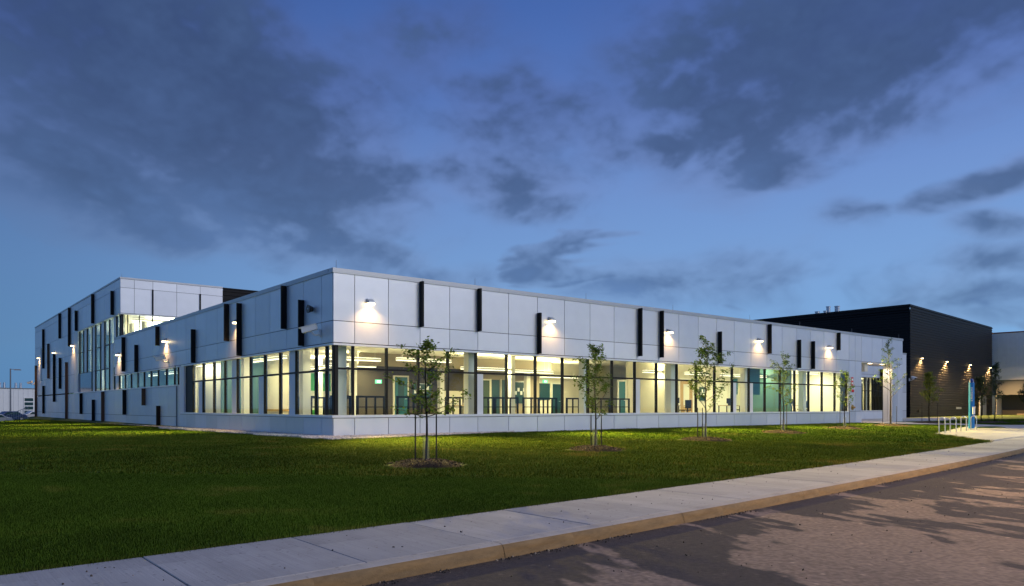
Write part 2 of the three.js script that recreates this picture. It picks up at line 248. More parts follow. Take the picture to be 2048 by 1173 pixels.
// a slab between two lines along x, with its own thickness
function stripGeo(xa, xb, za, zb, yTop, yBot, n = 3, gap = 0.006) {
  const s = new THREE.Shape(), p = [];
  for (let i = 0; i <= n; i++) { const x = lerp(xa + gap, xb - gap, i / n); p.push([x, za(x)]); }
  for (let i = n; i >= 0; i--) { const x = lerp(xa + gap, xb - gap, i / n); p.push([x, zb(x)]); }
  p.forEach(([x, z], i) => i ? s.lineTo(x, -z) : s.moveTo(x, -z));
  const g = new THREE.ExtrudeGeometry(s, { depth: yTop - yBot, bevelEnabled: true, bevelSize: 0.006, bevelThickness: 0.006, bevelOffset: -0.006, bevelSegments: 1 });
  g.rotateX(-Math.PI / 2); g.translate(0, yBot, 0);
  return g;
}
{
  const broom = tex(512, (u, v, i, j) => 0.5 + 0.3 * (noise(u * 160, v * 5, 3, 0) - 0.5) + 0.25 * (hash2(i, j, 2) - 0.5), { repeat: [0.55, 0.55] });
  const stain = (s) => tex(512, (u, v, i, j) => { const a = fbm(u * 5 + s, v * 1.2, 4, 10 + s), b = fbm(u * 90, v * 4, 2, 13), c = fbm(u * 7, v * 7, 4, 19 + s), d = hash2(i, j, 5), spot = smooth(0.8, 0.86, fbm(u * 60 + s * 3, v * 60, 2, 29 + s)); const k = (0.6 + 0.38 * a + 0.16 * b + 0.2 * c + 0.1 * d) * (1 - 0.35 * spot); return [0.375 * k, 0.362 * k, 0.345 * k].map(L2S); }, { srgb: true, repeat: [0.42, 0.42] });
  const mats = [0, 1, 2, 3, 4].map((s) => new THREE.MeshStandardMaterial({ map: stain(s), color: rgb(...[[1, 1, 1], [0.88, 0.89, 0.91], [1.1, 1.09, 1.06], [0.82, 0.83, 0.85], [0.95, 0.95, 0.97]][s]), roughness: 0.88, bumpMap: broom, bumpScale: 0.004 }));
  M.concrete = mats;
  const walk = new THREE.Group(); walk.name = 'sidewalk'; walk.userData.kind = 'structure'; scene.add(walk);
  const joints = [-34, -29, -25, -21, -18.5, -16.3, -14.2, -12.5, -10.92, -9.36, -7.78, -6.13, -4.38, -2.42]; while (joints[joints.length - 1] < 46) joints.push(joints[joints.length - 1] + 1.78);
  const r = rng(5);
  for (let i = 0; i < joints.length - 1; i++) {
    const dz = (r() - 0.5) * 0.006;
    mesh('slab', stripGeo(joints[i], joints[i + 1], zSide, (x) => zSide(x) + 1.74, Y_WALK + dz, Y_ROAD - 0.1, 3, 0.005), mats[Math.floor(r() * 5)], walk);
  }
  const kerbTex = tex(1024, (u, v, i, j) => { const a = fbm(u * 10, v * 16, 5, 40), b = hash2(i, j, 6), c = fbm(u * 60, v * 70, 4, 47); const k = 0.45 + 0.55 * a + 0.14 * b + 0.35 * c, q = fbm(u * 7 + 3, v * 24, 4, 49); return [lerp(0.2, 0.22, q) * k, lerp(0.145, 0.13, q) * k, lerp(0.078, 0.045, q) * k].map(L2S); }, { srgb: true, repeat: [0.3, 0.9], h: 256 });
  const kerbFace = new THREE.MeshStandardMaterial({ map: kerbTex, roughness: 0.9, bumpMap: speckle, bumpScale: 0.006 });
  const kerbTop = new THREE.MeshStandardMaterial({ map: stain(2), color: rgb(1.02, 0.98, 0.92), roughness: 0.85, bumpMap: speckle, bumpScale: 0.003 });
  const kerb = new THREE.Group(); kerb.name = 'kerb'; kerb.userData.kind = 'structure'; scene.add(kerb);
  const prof = [[0, -0.2], [0, 0.004], [0.01, 0.008], [0.13, 0.006], [0.165, -0.004], [0.19, -0.03], [0.205, -0.075], [0.235, -0.2]];   // out, up from the walk
  for (let i = 0; i < joints.length - 1; i += 2) {
    const xa = joints[i] + 0.004, xb = joints[Math.min(i + 2, joints.length - 1)] - 0.004, n = 4, mk = (from, to) => {
      const pos = [], uv = [], idx = [], c = to - from + 1; let run = 0;
      for (let k = 0; k <= n; k++) { const x = lerp(xa, xb, k / n); let d = 0; for (let p = from; p <= to; p++) { if (p > from) d += Math.hypot(prof[p][0] - prof[p - 1][0], prof[p][1] - prof[p - 1][1]); pos.push(x, Y_WALK + prof[p][1], zSide(x) + 1.755 + prof[p][0]); uv.push(x, d + from); } }
      for (let k = 0; k < n; k++) for (let p = 0; p < c - 1; p++) { const a = k * c + p; idx.push(a, a + 1, a + c, a + 1, a + c + 1, a + c); }
      const g = new THREE.BufferGeometry(); g.setAttribute('position', new THREE.Float32BufferAttribute(pos, 3)); g.setAttribute('uv', new THREE.Float32BufferAttribute(uv, 2)); g.setIndex(idx); g.computeVertexNormals(); return g;
    };
    const k = mesh('kerb_section', mk(4, 7), kerbFace, kerb); mesh('kerb_top', mk(0, 4), kerbTop, k);
  }
}
// concrete pad of the bicycle stands and the path to the entrance
function flat(name, pts, y, mat, thick = 0.16) {
  const s = new THREE.Shape(pts.map(([x, z]) => new THREE.Vector2(x, -z)));
  const g = new THREE.ExtrudeGeometry(s, { depth: thick, bevelEnabled: false }); g.rotateX(-Math.PI / 2); g.translate(0, y - thick, 0);
  return structure(name, g, mat);
}
function sheet(name, pts, off, mat, thick = 0.14) {       // a paved sheet that follows the ground
  const s = new THREE.Shape(pts.map(([x, z]) => new THREE.Vector2(x, -z)));
  const g = new THREE.ExtrudeGeometry(s, { depth: thick, bevelEnabled: false }); g.rotateX(-Math.PI / 2);
  const p = g.attributes.position; for (let i = 0; i < p.count; i++) p.setY(i, p.getY(i) - thick + off + Math.max(groundY(p.getX(i), p.getZ(i)), -0.3)); g.computeVertexNormals();
  return structure(name, g, mat);
}
const PAD = [[23.0, 14.52], [25.8, 12.2], [28.1, 10.2], [31.8, 9.15], [38.0, 7.5], [44.4, 5.9], [48, 5.15], [52, 6.0], [60, 7.6], [60, 8.6], [50, 10.35], [40, 12.0], [30, 13.62], [26, 14.03]];
sheet('concrete_pad', PAD, 0.03, M.concrete[2]);
sheet('entrance_path', [[40.6, 0.2], [44, 0.2], [46.4, 1.0], [49.0, 3.4], [50.5, 5.6], [46.4, 5.45], [44.2, 4.7], [41.8, 2.9]], 0.032, M.concrete[0]);
flat('entrance_floor', [[41.22, 0.19], [46.5, 0.19], [58, -0.9], [66, -3], [75, -7.4], [75, -7.55], [41.22, -7.55]], 0.01, M.concrete[4], 0.3);
// ------------------------------------------------------------------ facade builders
// front: face z = f looking +z, u = x.   side: face x = f looking -x, u = z running away (negative)
const GAP = 0.024;
let panelSeed = rng(77);
function panel(parent, dir, f, u0, u1, y0, y1, mat) {
  const m = mat ?? panelMats[Math.floor(panelSeed() * panelMats.length)], g = GAP / 2, lo = Math.min(u0, u1) + g, hi = Math.max(u0, u1) - g;
  if (dir === 'front') return box('facade_panel', parent, lo, hi, y0 + g, y1 - g, f - 0.035, f, m);
  return box('facade_panel', parent, f, f + 0.035, y0 + g, y1 - g, lo, hi, m);
}
function rows(parent, dir, f, us, ys) { for (let i = 0; i < us.length - 1; i++) for (let j = 0; j < ys.length - 1; j++) panel(parent, dir, f, us[i], us[i + 1], ys[j], ys[j + 1]); }
function fin(parent, dir, f, u, y1, y0, mat = M.fin, w = 0.085, p = 0.235) {
  if (dir === 'front') return box('fin', parent, u, u + w, y0, y1, f - 0.02, f + p, mat);
  return box('fin', parent, f - p, f + 0.02, y0, y1, u - w, u, mat);
}
function glassPane(parent, dir, f, u0, u1, y0, y1, mat) {
  const m = mesh('pane', new THREE.PlaneGeometry(Math.abs(u1 - u0), y1 - y0), mat, parent);
  if (dir === 'front') m.position.set((u0 + u1) / 2, (y0 + y1) / 2, f); else { m.position.set(f, (y0 + y1) / 2, (u0 + u1) / 2); m.rotation.y = -Math.PI / 2; }
  return m;
}
function bar(name, parent, dir, f, u0, u1, y0, y1, d0, d1, mat) {     // d: distance in front of (+) or behind (-) the face
  if (dir === 'front') return box(name, parent, Math.min(u0, u1), Math.max(u0, u1), y0, y1, f + d0, f + d1, mat);
  return box(name, parent, f - d1, f - d0, y0, y1, Math.min(u0, u1), Math.max(u0, u1), mat);
}
// a glazed run: upright lines at us, level lines at ys (bottom .. top); back = how far the glass sits behind the face
function glazing(parent, dir, f, us, ys, back, gm, w = 0.075, skip = () => false) {
  for (const u of us) bar('mullion', parent, dir, f, u - w / 2, u + w / 2, ys[0], ys[ys.length - 1], -back - 0.1, -back + 0.045, M.black);
  for (let i = 0; i < us.length - 1; i++) {
    const s = Math.sign(us[i + 1] - us[i]), a = us[i] + s * w / 2, b = us[i + 1] - s * w / 2;
    for (let j = 1; j < ys.length - 1; j++) bar('transom', parent, dir, f, a, b, ys[j] - w / 2, ys[j] + w / 2, -back - 0.08, -back + 0.04, M.black);
    for (let j = 0; j < ys.length - 1; j++) if (!skip(i, j)) glassPane(parent, dir, f - (dir === 'front' ? back : -back), us[i], us[i + 1], ys[j] + (j ? w / 2 : 0), ys[j + 1] - (j < ys.length - 2 ? w / 2 : 0), gm);
  }
}
// ------------------------------------------------------------------ the low wing
const low = thing('school_wing', 'long single-storey school wing of silver panels with a lit ribbon of windows', 'building');
const XJ = [0, 0.9, 2.38, 3.86, 5.33, 6.81]; while (XJ.length < 25) XJ.push(6.81 + (XJ.length - 5) * 1.7158);        // .. 39.41
XJ[24] = 39.41;
const XT = [39.41, 40.3, 41.23, 42.82, 44.41, 46.04, 47.81];
const ZJ = [0, -1.01, -2.72, -4.43, -6.3, -8.1, -9.87, -11.68, -13.5, -15.35, -17.19, -19.0, -20.85, -22.75, -24.72, -26.5, -28.3, -30.24, -32.2, -34.14, -35.9, -37.6];
const TOP = 6.3, MID = 4.43, BOT = 3.6, HEAD = 3.5, SILL = 0.83, TRANSOM = 2.62;
{
  // backing walls behind the panels
  box('wall', low, 0.045, 41.2, BOT - 0.02, TOP, -0.33, -0.045, M.core); box('wall', low, 41.202, 47.77, MID, TOP, -0.33, -0.045, M.core);
  box('wall', low, 0.045, 39.4, -0.5, SILL - 0.1, -0.33, -0.045, M.core);
  box('wall', low, 39.43, 41.2, -0.5, BOT - 0.022, -0.33, -0.045, M.core);
  box('wall', low, 0.045, 0.33, BOT - 0.02, TOP, -37.6, -0.332, M.core);
  box('wall', low, 0.045, 0.33, -0.5, SILL - 0.1, -20.3, -0.332, M.core);
  box('wall', low, 0.045, 0.33, -0.9, 2.38, -81.7, -21.0, M.core);
  // panels
  XJ[0] = 0.004;
  rows(low, 'front', 0, XJ, [BOT, MID, TOP]); rows(low, 'front', 0, XJ, [-0.45, SILL - 0.11]);
  XJ[0] = 0;
  rows(low, 'front', 0, XT, [MID, TOP]); rows(low, 'front', 0, XT.slice(0, 3), [-0.45, SILL, TRANSOM, MID]);
  const zu = [...ZJ]; zu[0] = -0.04;
  rows(low, 'side', 0, zu, [BOT, MID, TOP]);
  rows(low, 'side', 0, [...zu.slice(0, 12), -20.3], [-0.45, SILL - 0.11]);
  const zl = [-21.05]; for (let z = -22.75; z > -80; z -= 1.865) zl.push(z); zl.push(-81.8);
  rows(low, 'side', 0, zl, [-0.9, 0.55, 2.38]);
  // coping, head flashing, sill
  const copF = (a, b) => { const g = mergeGeometries([boxAt(a, b, TOP + 0.004, TOP + 0.13, -0.36, 0.035), boxAt(a, b, TOP - 0.05, TOP + 0.004, 0.004, 0.032)]); return g; };
  for (let x = -0.03, i = 0; x < 47.8; x += 4, i++) mesh('coping', copF(x + 0.004, Math.min(47.85, x + 4) - 0.004), M.coping, low);
  for (let z = -0.37; z > -37.6; z -= 4) mesh('coping', mergeGeometries([boxAt(-0.035, 0.36, TOP + 0.004, TOP + 0.13, Math.max(-37.6, z - 4) + 0.004, z - 0.004), boxAt(-0.032, -0.004, TOP - 0.05, TOP + 0.004, Math.max(-37.6, z - 4) + 0.004, z + (z > -0.5 ? 0.37 : 0) - 0.004)]), M.coping, low);
  for (let x = 0; x < 39; x += 4.93) { const b = Math.min(39.41, x + 4.93); bar('head_flashing', low, 'front', 0, x + 0.004, b - 0.004, HEAD, BOT - 0.022, -0.3, 0.02, M.flashing); bar('sill', low, 'front', 0, x + 0.004, b - 0.004, SILL - 0.1, SILL, -0.3, 0.055, M.flashing); }
  for (let z = -0.005; z > -20; z -= 5.0) { const b = Math.max(-20.3, z - 5); bar('head_flashing', low, 'side', 0, z - (z > -0.1 ? 0.02 : 0.004), b + 0.004, HEAD, BOT - 0.022, -0.3, 0.02, M.flashing); bar('sill', low, 'side', 0, z - 0.004 - (z > -0.1 ? 0.3 : 0), b + 0.004, SILL - 0.1, SILL, -0.3, 0.055, M.flashing); }
  bar('sill', low, 'side', 0, 0.05, -0.3, SILL - 0.1, SILL - 0.002, -0.0, 0.053, M.flashing);
  for (let z = -21.0; z > -54.5; z -= 4.85) bar('sill', low, 'side', 0, z - 0.004, Math.max(-54.9, z - 4.85) + 0.004, 2.384, 2.46, -0.3, 0.05, M.flashing);
  for (let z = -21.3; z > -37.5; z -= 4.07) bar('head_flashing', low, 'side', 0, z - 0.004, Math.max(-37.6, z - 4.07) + 0.004, HEAD, BOT - 0.022, -0.3, 0.02, M.flashing);
  // ribbon windows
  const BACK = 0.14;
  const usF = [0.1, ...XJ.slice(1, 24), 39.33];
  glazing(low, 'front', 0, usF, [SILL, TRANSOM, HEAD], BACK, M.glass);
  const usS = [-0.1, -0.86, -1.83, -3.75, -5.49, -7.26, -9.06, -10.83, -12.67, -14.44, -16.27, -18.07];
  glazing(low, 'side', 0, usS, [SILL, TRANSOM - 0.05, HEAD], BACK, M.glass);
  bar('corner_post', low, 'front', 0, 0.1, 0.22, SILL, HEAD, -0.26, -0.08, M.black);
  bar('black_infill', low, 'side', 0, -18.1, -19.4, SILL, HEAD, -0.2, -0.1, M.black);
  bar('jamb', low, 'side', 0, -19.41, -20.3, SILL, HEAD, -0.25, 0.0, M.trim);
  bar('jamb', low, 'front', 0, 39.33, 39.41, SILL, HEAD, -0.25, -0.04, M.trim);
  // narrow white vent panels beside some mullions (lower tier)
  for (const i of [5, 11, 16, 17]) bar('vent_panel', low, 'front', 0, XJ[i] + 0.03, XJ[i] + 0.36, SILL, TRANSOM - 0.03, -0.24, -0.1, M.trim);
  for (const z of [-7.26, -16.27]) bar('vent_panel', low, 'side', 0, z - 0.03, z - 0.68, SILL, TRANSOM - 0.08, -0.22, -0.1, M.trim);
  for (const z of [-4.42, -11.57]) bar('pier', low, 'side', 0, z + 0.62, z - 0.02, SILL, HEAD, -0.22, -0.11, M.trim);
  // fins
  for (const [x, a, b] of [[3.82, 6.29, 4.43], [6.77, 6.29, 4.44], [10.22, 5.5, 3.61], [17.2, 6.29, 3.79], [18.92, 6.29, 3.79], [24.08, 5.5, 3.65], [29.21, 6.28, 4.45], [32.62, 5.5, 3.67], [34.34, 5.5, 3.66], [37.71, 6.28, 5.06]]) fin(low, 'front', 0, x, a, b);
  for (const [z, a, b] of [[-2.64, 5.48, 3.62], [-4.43, 6.28, 4.45], [-9.87, 6.12, 3.6], [-11.68, 6.28, 4.43], [-17.19, 5.45, 3.59], [-24.72, 6.23, 5.02], [-30.24, 5.42, 3.53], [-34.14, 6.22, 3.72]]) fin(low, 'side', 0, z, a, b, M.fin);
  for (const [z, a, b, m] of [[-24.5, 1.21, -0.05, 0], [-28.23, 2.38, 1.24, 1], [-33.8, 2.38, 0.58, 0], [-41.34, 2.36, -0.15, 1], [-45.17, 1.75, -0.12, 0], [-50.77, 2.36, 0.49, 0]]) fin(low, 'side', 0, z, a, b, m ? M.finBronze : M.fin);
  // strip window over the set-back wall, its end post and the white column
  const st = [-20.95, -21.73, -23.52, -25.44, -27.24, -29.03, -30.82, -32.74, -34.66, -36.51];
  glazing(low, 'side', 0, st, [2.46, HEAD], 0.12, M.glassTeal, 0.05);
  bar('jamb', low, 'side', 0, -36.54, -37.5, 2.46, HEAD, -0.2, -0.05, M.trim);
  bar('soffit', low, 'side', 0, -20.3, -21.04, HEAD - 0.002, BOT - 0.02, -0.5, 0.0, M.flashing);
  { const c = mesh('column', new THREE.CylinderGeometry(0.17, 0.17, 2.75, 24), M.column, low); c.position.set(0.2, 1.075, -20.83); }
  bar('recess_wall', low, 'side', 0, -20.3, -21.05, -0.5, HEAD - 0.004, -0.9, -0.6, M.trim);
  // portal at the entrance: header, soffit, pillar
  box('soffit', low, 41.2, 47.77, MID - 0.06, MID - 0.006, -2.0, -0.036, M.trim);
  box('wall', low, 41.16, 41.2, -0.5, MID - 0.07, -8, -0.05, M.trim);
  box('pillar_core', low, 46.08, 47.77, -0.5, MID - 0.064, -0.66, -0.045, M.core);
  panel(low, 'front', 0, 46.04, 46.9, -0.45, MID); panel(low, 'front', 0, 46.9, 47.81, -0.45, MID);
  for (const [a, b] of [[-0.04, -0.36], [-0.36, -0.7]]) panel(low, 'side', 46.04, a, b, -0.45, MID - 0.06);
  bar('beam', low, 'side', 42.3, -0.3, -0.75, 3.75, MID - 0.064, -0.5, 0, M.cream);
  // roof and rear walls
  box('roof', low, 0.331, 41.2, 6.05, 6.2, -35.6, -0.331, M.roof); box('roof', low, 41.2, 47.76, 6.05, 6.2, -2.0, -0.331, M.roof); box('wall', low, 41.2, 47.76, MID, 6.05, -2.0, -1.8, M.trim);
  // interior shell
  box('interior_floor', low, 0.34, 41.1, 0.38, 0.5, -35.6, -0.34, M.floor);
  box('ceiling', low, 0.34, 41.1, 3.9, 4.0, -35.6, -0.34, M.ceiling);
  box('interior_wall', low, 0.331, 39.4, 0.5, SILL - 0.12, -0.42, -0.335, M.cream);
  box('interior_wall', low, 4.7, 12.4, 0.5, 3.9, -9.2, -9.0, M.taupe);
  box('interior_wall', low, 12.4, 18.2, 0.5, 3.9, -9.2, -9.001, M.tan);
  box('interior_wall', low, 18.2, 24, 0.5, 3.9, -9.6, -9.4, M.cream);
  box('bulkhead', low, 5.2, 18.2, 3.25, 3.9, -8.2, -7.9, M.tan);
  // corridor to the green room
  box('interior_wall', low, 7.6, 7.75, 0.5, 3.9, -16, -9.21, M.cream);
  box('interior_wall', low, 3.0, 3.12, 0.5, 3.9, -19.9, -11.2, M.cream);
  box('interior_wall', low, 3.13, 7.6, 0.5, 3.9, -16.2, -16.0, M.whiteWall);
  box('green_panel', low, 6.2, 7.5, 2.1, 3.15, -15.98, -15.94, M.green);
  box('green_panel', low, 6.0, 7.5, 0.55, 0.95, -15.98, -15.94, M.green);
  box('interior_column', low, 5.45, 5.62, 0.5, 3.9, -13.2, -13.0, M.whiteWall);
  // room behind the side ribbon
  box('interior_wall', low, 0.42, 3.0, 0.5, 3.9, -20.2, -20.0, M.whiteWall);
  box('interior_wall', low, 0.9, 1.0, 0.5, 3.9, -19.98, -14.6, M.whiteWall);
  box('interior_wall', low, 0.5, 3.0, 0.5, 3.9, -14.5, -14.4, M.tealLight);
  box('interior_wall', low, 3.12, 3.3, 0.5, 3.9, -35.5, -20.2, M.tealLight);
  box('bench', low, 2.45, 2.99, 0.92, 1.02, -14.3, -11.3, M.wood); box('bench_front', low, 2.55, 2.98, 0.5, 0.919, -14.2, -11.4, M.cream);
  // rooms east of the lobby
  box('interior_wall', low, 21.4, 33.2, 0.5, 3.9, -4.7, -4.5, M.cream);
  box('interior_wall', low, 33.2, 39.3, 0.5, 3.9, -3.6, -3.4, M.whiteWall);
  box('interior_wall', low, 33.05, 33.2, 0.5, 3.9, -4.49, -0.75, M.tealLight);
  box('interior_wall', low, 22.0, 22.12, 0.5, 3.9, -4.49, -2.2, M.cream);
  box('interior_wall', low, 39.1, 39.28, 0.5, 3.9, -3.39, -0.5, M.whiteWall);
  box('interior_wall', low, 24.0, 41.0, 0.5, 3.9, -9.6, -9.4, M.cream);
  const pane2 = (x0, x1, y0, y1, z, mat) => box('wall_panel', low, x0, x1, y0, y1, z, z + 0.03, mat);
  // teal boards and frosted screens on the office wall
  pane2(22.3, 23.5, 1.84, 2.84, -4.49, M.teal); pane2(23.6, 24.3, 1.84, 2.84, -4.49, M.tealLight); pane2(22.3, 24.3, 0.9, 1.8, -4.49, M.frosted);
  pane2(30.0, 31.3, 0.7, 2.7, -4.49, M.frosted); pane2(31.45, 32.5, 0.7, 2.7, -4.49, M.frosted); pane2(31.9, 32.5, 2.0, 3.1, -4.45, M.teal);
  pane2(35.2, 35.9, 1.1, 1.75, -3.39, M.frosted); pane2(28.6, 29.7, 1.9, 3.6, -0.9, M.teal);
  // doors
  const door = (x0, x1, y1, z, mat, frame, glassM) => {
    const d = box('door', low, x0, x1, 0.5, y1, z, z + 0.05, mat); const w = (x1 - x0) / 2 + 0.08, h = y1 - 0.5;
    mesh('door_frame', mergeGeometries([boxAt(-w, -w + 0.08, -h / 2, h / 2 + 0.08, -0.03, 0.05), boxAt(w - 0.08, w, -h / 2, h / 2 + 0.08, -0.03, 0.05), boxAt(-w + 0.08, w - 0.08, h / 2, h / 2 + 0.08, -0.03, 0.05)]), frame, d);
    if (glassM) mesh('door_glass', boxGeo((x1 - x0) * 0.45, h * 0.6, 0.02), glassM, d).position.set(0, h * 0.08, 0.032);
    mesh('handle', boxGeo(0.14, 0.03, 0.05), M.steel, d).position.set((x1 - x0) * 0.38, -0.05, 0.06); return d;
  };
  door(7.85, 8.65, 2.75, -8.98, M.teal, M.cream, M.darkTeal); door(13.65, 14.25, 2.7, -8.98, M.darkGreen, M.cream); door(20.53, 21.1, 2.67, -4.52, M.teal, M.whiteWall);
  door(26.2, 27.5, 2.9, -4.48, M.wood, M.whiteWall, M.frosted); door(36.9, 37.8, 2.6, -3.38, M.cream, M.whiteWall, M.frosted); door(19.6, 20.3, 2.6, -9.38, M.darkTeal, M.whiteWall);
  for (const x of [14.4, 15.15]) pane2(x, x + 0.62, 0.6, 2.75, -8.99, M.darkTeal);
  for (const x of [14.33, 15.09, 15.8]) pane2(x, x + 0.06, 0.5, 2.8, -8.95, M.cream);
  pane2(10.9, 12.3, 0.55, 2.05, -8.98, M.cream); pane2(18.5, 19.4, 1.57, 2.63, -9.38, M.darkTeal);
  // white columns inside the glass and further in
  for (const x of [0.62, 6.85, 13.92, 20.65, 27.7, 34.4]) box('interior_column', low, x - 0.19, x + 0.19, 0.5, 3.9, -0.85, -0.5, M.column);
  for (const [x, z] of [[4.0, -6.2], [10.6, -8.6], [12.9, -5.2], [16.7, -8.4]]) box('interior_column', low, x - 0.14, x + 0.14, 0.5, 3.9, z - 0.14, z + 0.14, M.column);
  for (const z of [-4.1, -11.2]) box('interior_column', low, 0.5, 0.85, 0.5, 3.9, z - 0.19, z + 0.19, M.column);
  // round ceiling diffusers and sprinkler drops
  for (const [x, z] of [[3.2, -2.6], [6.2, -3.1], [9.3, -2.4], [12.6, -3.2], [15.8, -2.5]]) { const d = mesh('ceiling_diffuser', new THREE.CylinderGeometry(0.3, 0.22, 0.05, 20), M.lampGrey, low); d.position.set(x, 3.872, z); }
}
// ------------------------------------------------------------------ the tall wing
const tall = thing('two_storey_wing', 'two-storey wing of silver panels with tall glazing and many dark fins', 'building', [0, 0, -35.7]);
{
  tall.position.set(0, 0, 0);
  const T = 10.72, zU = []; for (let z = -35.7; z > -81; z -= 1.87) zU.push(z); zU.push(-81.8);
  const zu = [...zU]; zu[0] = -35.74;
  box('wall', tall, 0.045, 0.33, 8.16, T, -81.7, -36.05, M.core); box('wall', tall, 0.045, 0.33, 2.47, 8.158, -81.7, -55.0, M.core);
  box('wall', tall, 0.045, 7.5, 8.16, T, -36.04, -35.745, M.core);
  rows(tall, 'side', 0, zu, [8.16, 10.07, T]);
  const zf = [-54.95, ...zU.filter((z) => z < -55.6)]; rows(tall, 'side', 0, zf, [2.47, 4.2, 6.1, 8.16]);
  const xf = [0.004, 0.96, 2.26, 3.99, 5.76, 7.51]; rows(tall, 'front', -35.7, xf, [8.16, 10.07, T]);
  for (let z = -36.1; z > -81.8; z -= 5) bar('coping', tall, 'side', 0, z - 0.004, Math.max(-81.85, z - 5) + 0.004, T + 0.004, T + 0.13, -0.36, 0.035, M.coping);
  for (let x = -0.035; x < 7.5; x += 3.8) bar('coping', tall, 'front', -35.7, x + 0.004, Math.min(7.51, x + 3.8) - 0.004, T + 0.004, T + 0.13, -0.36, 0.035, M.coping);
  bar('head_flashing', tall, 'side', 0, -35.72, -54.9, 8.08, 8.138, -0.3, 0.02, M.flashing); bar('head_flashing', tall, 'front', -35.7, 0.0, 7.5, 8.08, 8.138, -0.3, 0.02, M.flashing);
  for (const [z, a, b] of [[-37.86, 10.05, 8.2], [-45.43, 10.68, 8.19], [-53.2, 10.05, 8.17], [-56.85, 10.68, 6.97], [-62.5, 10.69, 8.12], [-73.94, 9.98, 5.49], [-66.14, 6.73, 1.66], [-62.31, 6.13, 2.97], [-73.82, 3.53, 0.37]]) fin(tall, 'side', 0, z, a, b);
  for (const [z, a, b] of [[-70.17, 8.08, 4.25], [-58.49, 5.52, -0.25], [-80.04, 6.1, -0.5]]) fin(tall, 'side', 0, z, a, b, M.finBronze);
  bar('white_fin', tall, 'side', 0, -76.1, -76.5, 4.15, 7.95, 0, 0.1, M.trim);
  for (const x of [2.2, 5.7]) fin(tall, 'front', -35.7, x, 10.1, 8.19, M.fin, 0.09, 0.1);
  // tall glazing with white piers
  const us = [-37.65, -38.4, -40.25, -42.0, -43.7, -45.7, -47.3, -49.4, -51.2, -53.1];
  glazing(tall, 'side', 0, us, [2.46, 4.2, 6.1, 8.08], 0.16, M.glassTeal, 0.05);
  glazing(tall, 'side', 0, [-35.85, -36.55, -37.6], [6.44, 8.08], 0.16, M.glassTeal, 0.05);
  bar('pier', tall, 'side', 0, -53.13, -54.9, 2.46, 8.08, -0.25, 0, M.trim);
  for (const [z0, z1, y0, y1] of [[-37.7, -38.35, 4.2, 8.08], [-39.5, -38.5, 2.46, 6.08], [-42.05, -42.8, 4.22, 8.08], [-45.75, -46.45, 4.22, 8.08], [-49.45, -50.2, 4.22, 8.08], [-45.75, -46.45, 2.46, 4.18]]) bar('pier', tall, 'side', 0, z0, z1, y0, y1, -0.22, -0.09, M.trim);
  bar('blue_infill', tall, 'side', 0, -47.32, -53.06, 2.46, 4.17, -0.15, -0.11, std([0.012, 0.035, 0.09], 0.08));
  glazing(tall, 'front', -35.7, [0.12, 0.55, 1.35, 2.26, 3.99, 5.76, 7.5], [6.44, 8.08], 0.16, M.glass, 0.05);
  // shell and interior
  box('roof', tall, 0.331, 40, 10.45, 10.6, -81.7, -36.05, M.roof); box('wall', tall, 0.331, 40, -0.9, 10.45, -81.75, -81.5, M.core);
  box('ceiling', tall, 0.34, 12, 8.5, 8.6, -81.4, -36.06, M.ceiling); box('interior_floor', tall, 0.34, 12, 2.2, 2.3, -81.4, -36.06, M.floor);
  box('interior_wall', tall, 9, 9.2, 2.3, 8.5, -60, -36.1, M.cream); box('interior_wall', tall, 0.35, 9, 2.3, 8.5, -60.2, -60, M.tealLight);
  box('interior_wall', tall, 0.6, 9.2, 2.3, 6.4, -36.3, -36.1, M.tealLight);
  for (const z of [-40.5, -45, -49.6]) box('interior_wall', tall, 2.8, 3.0, 2.3, 8.4, z - 1.1, z, M.cream);
  for (const z of [-38.6, -43.2, -47.8, -52.4]) box('interior_column', tall, 0.9, 1.2, 2.3, 8.5, z - 0.15, z + 0.15, M.column);
  box('soffit_beam', tall, 0.6, 9, 5.1, 5.45, -53.5, -53.2, M.tealLight);
}
// ------------------------------------------------------------------ black ribbed halls
function ribbed(p0, p1, y0, y1, pitch = 0.3, depth = 0.05) {
  const dx = p1[0] - p0[0], dz = p1[1] - p0[1], L = Math.hypot(dx, dz), nx = -dz / L * -1, nz = dx / L * -1;   // outward chosen by order
  const pos = [], uv = [], idx = []; const prof = []; for (let y = y0; y < y1 - 0.01; y += pitch) prof.push([y, depth], [y + pitch * 0.5, depth], [y + pitch * 0.58, 0], [y + pitch * 0.92, 0]); prof.push([y1, depth]);
  const g = new THREE.BufferGeometry();
  for (const [y, d] of prof) for (const t of [0, 1]) { pos.push(p0[0] + dx * t + nx * d, y, p0[1] + dz * t + nz * d); uv.push(t * L, y); }
  for (let k = 0; k < prof.length - 1; k++) { const a = k * 2; idx.push(a, a + 1, a + 2, a + 1, a + 3, a + 2); }
  g.setAttribute('position', new THREE.Float32BufferAttribute(pos, 3)); g.setAttribute('uv', new THREE.Float32BufferAttribute(uv, 2)); g.setIndex(idx);
  const flatG = g.toNonIndexed(); flatG.computeVertexNormals(); return flatG;
}
const ribMat = M.rib.clone(); ribMat.side = THREE.DoubleSide;
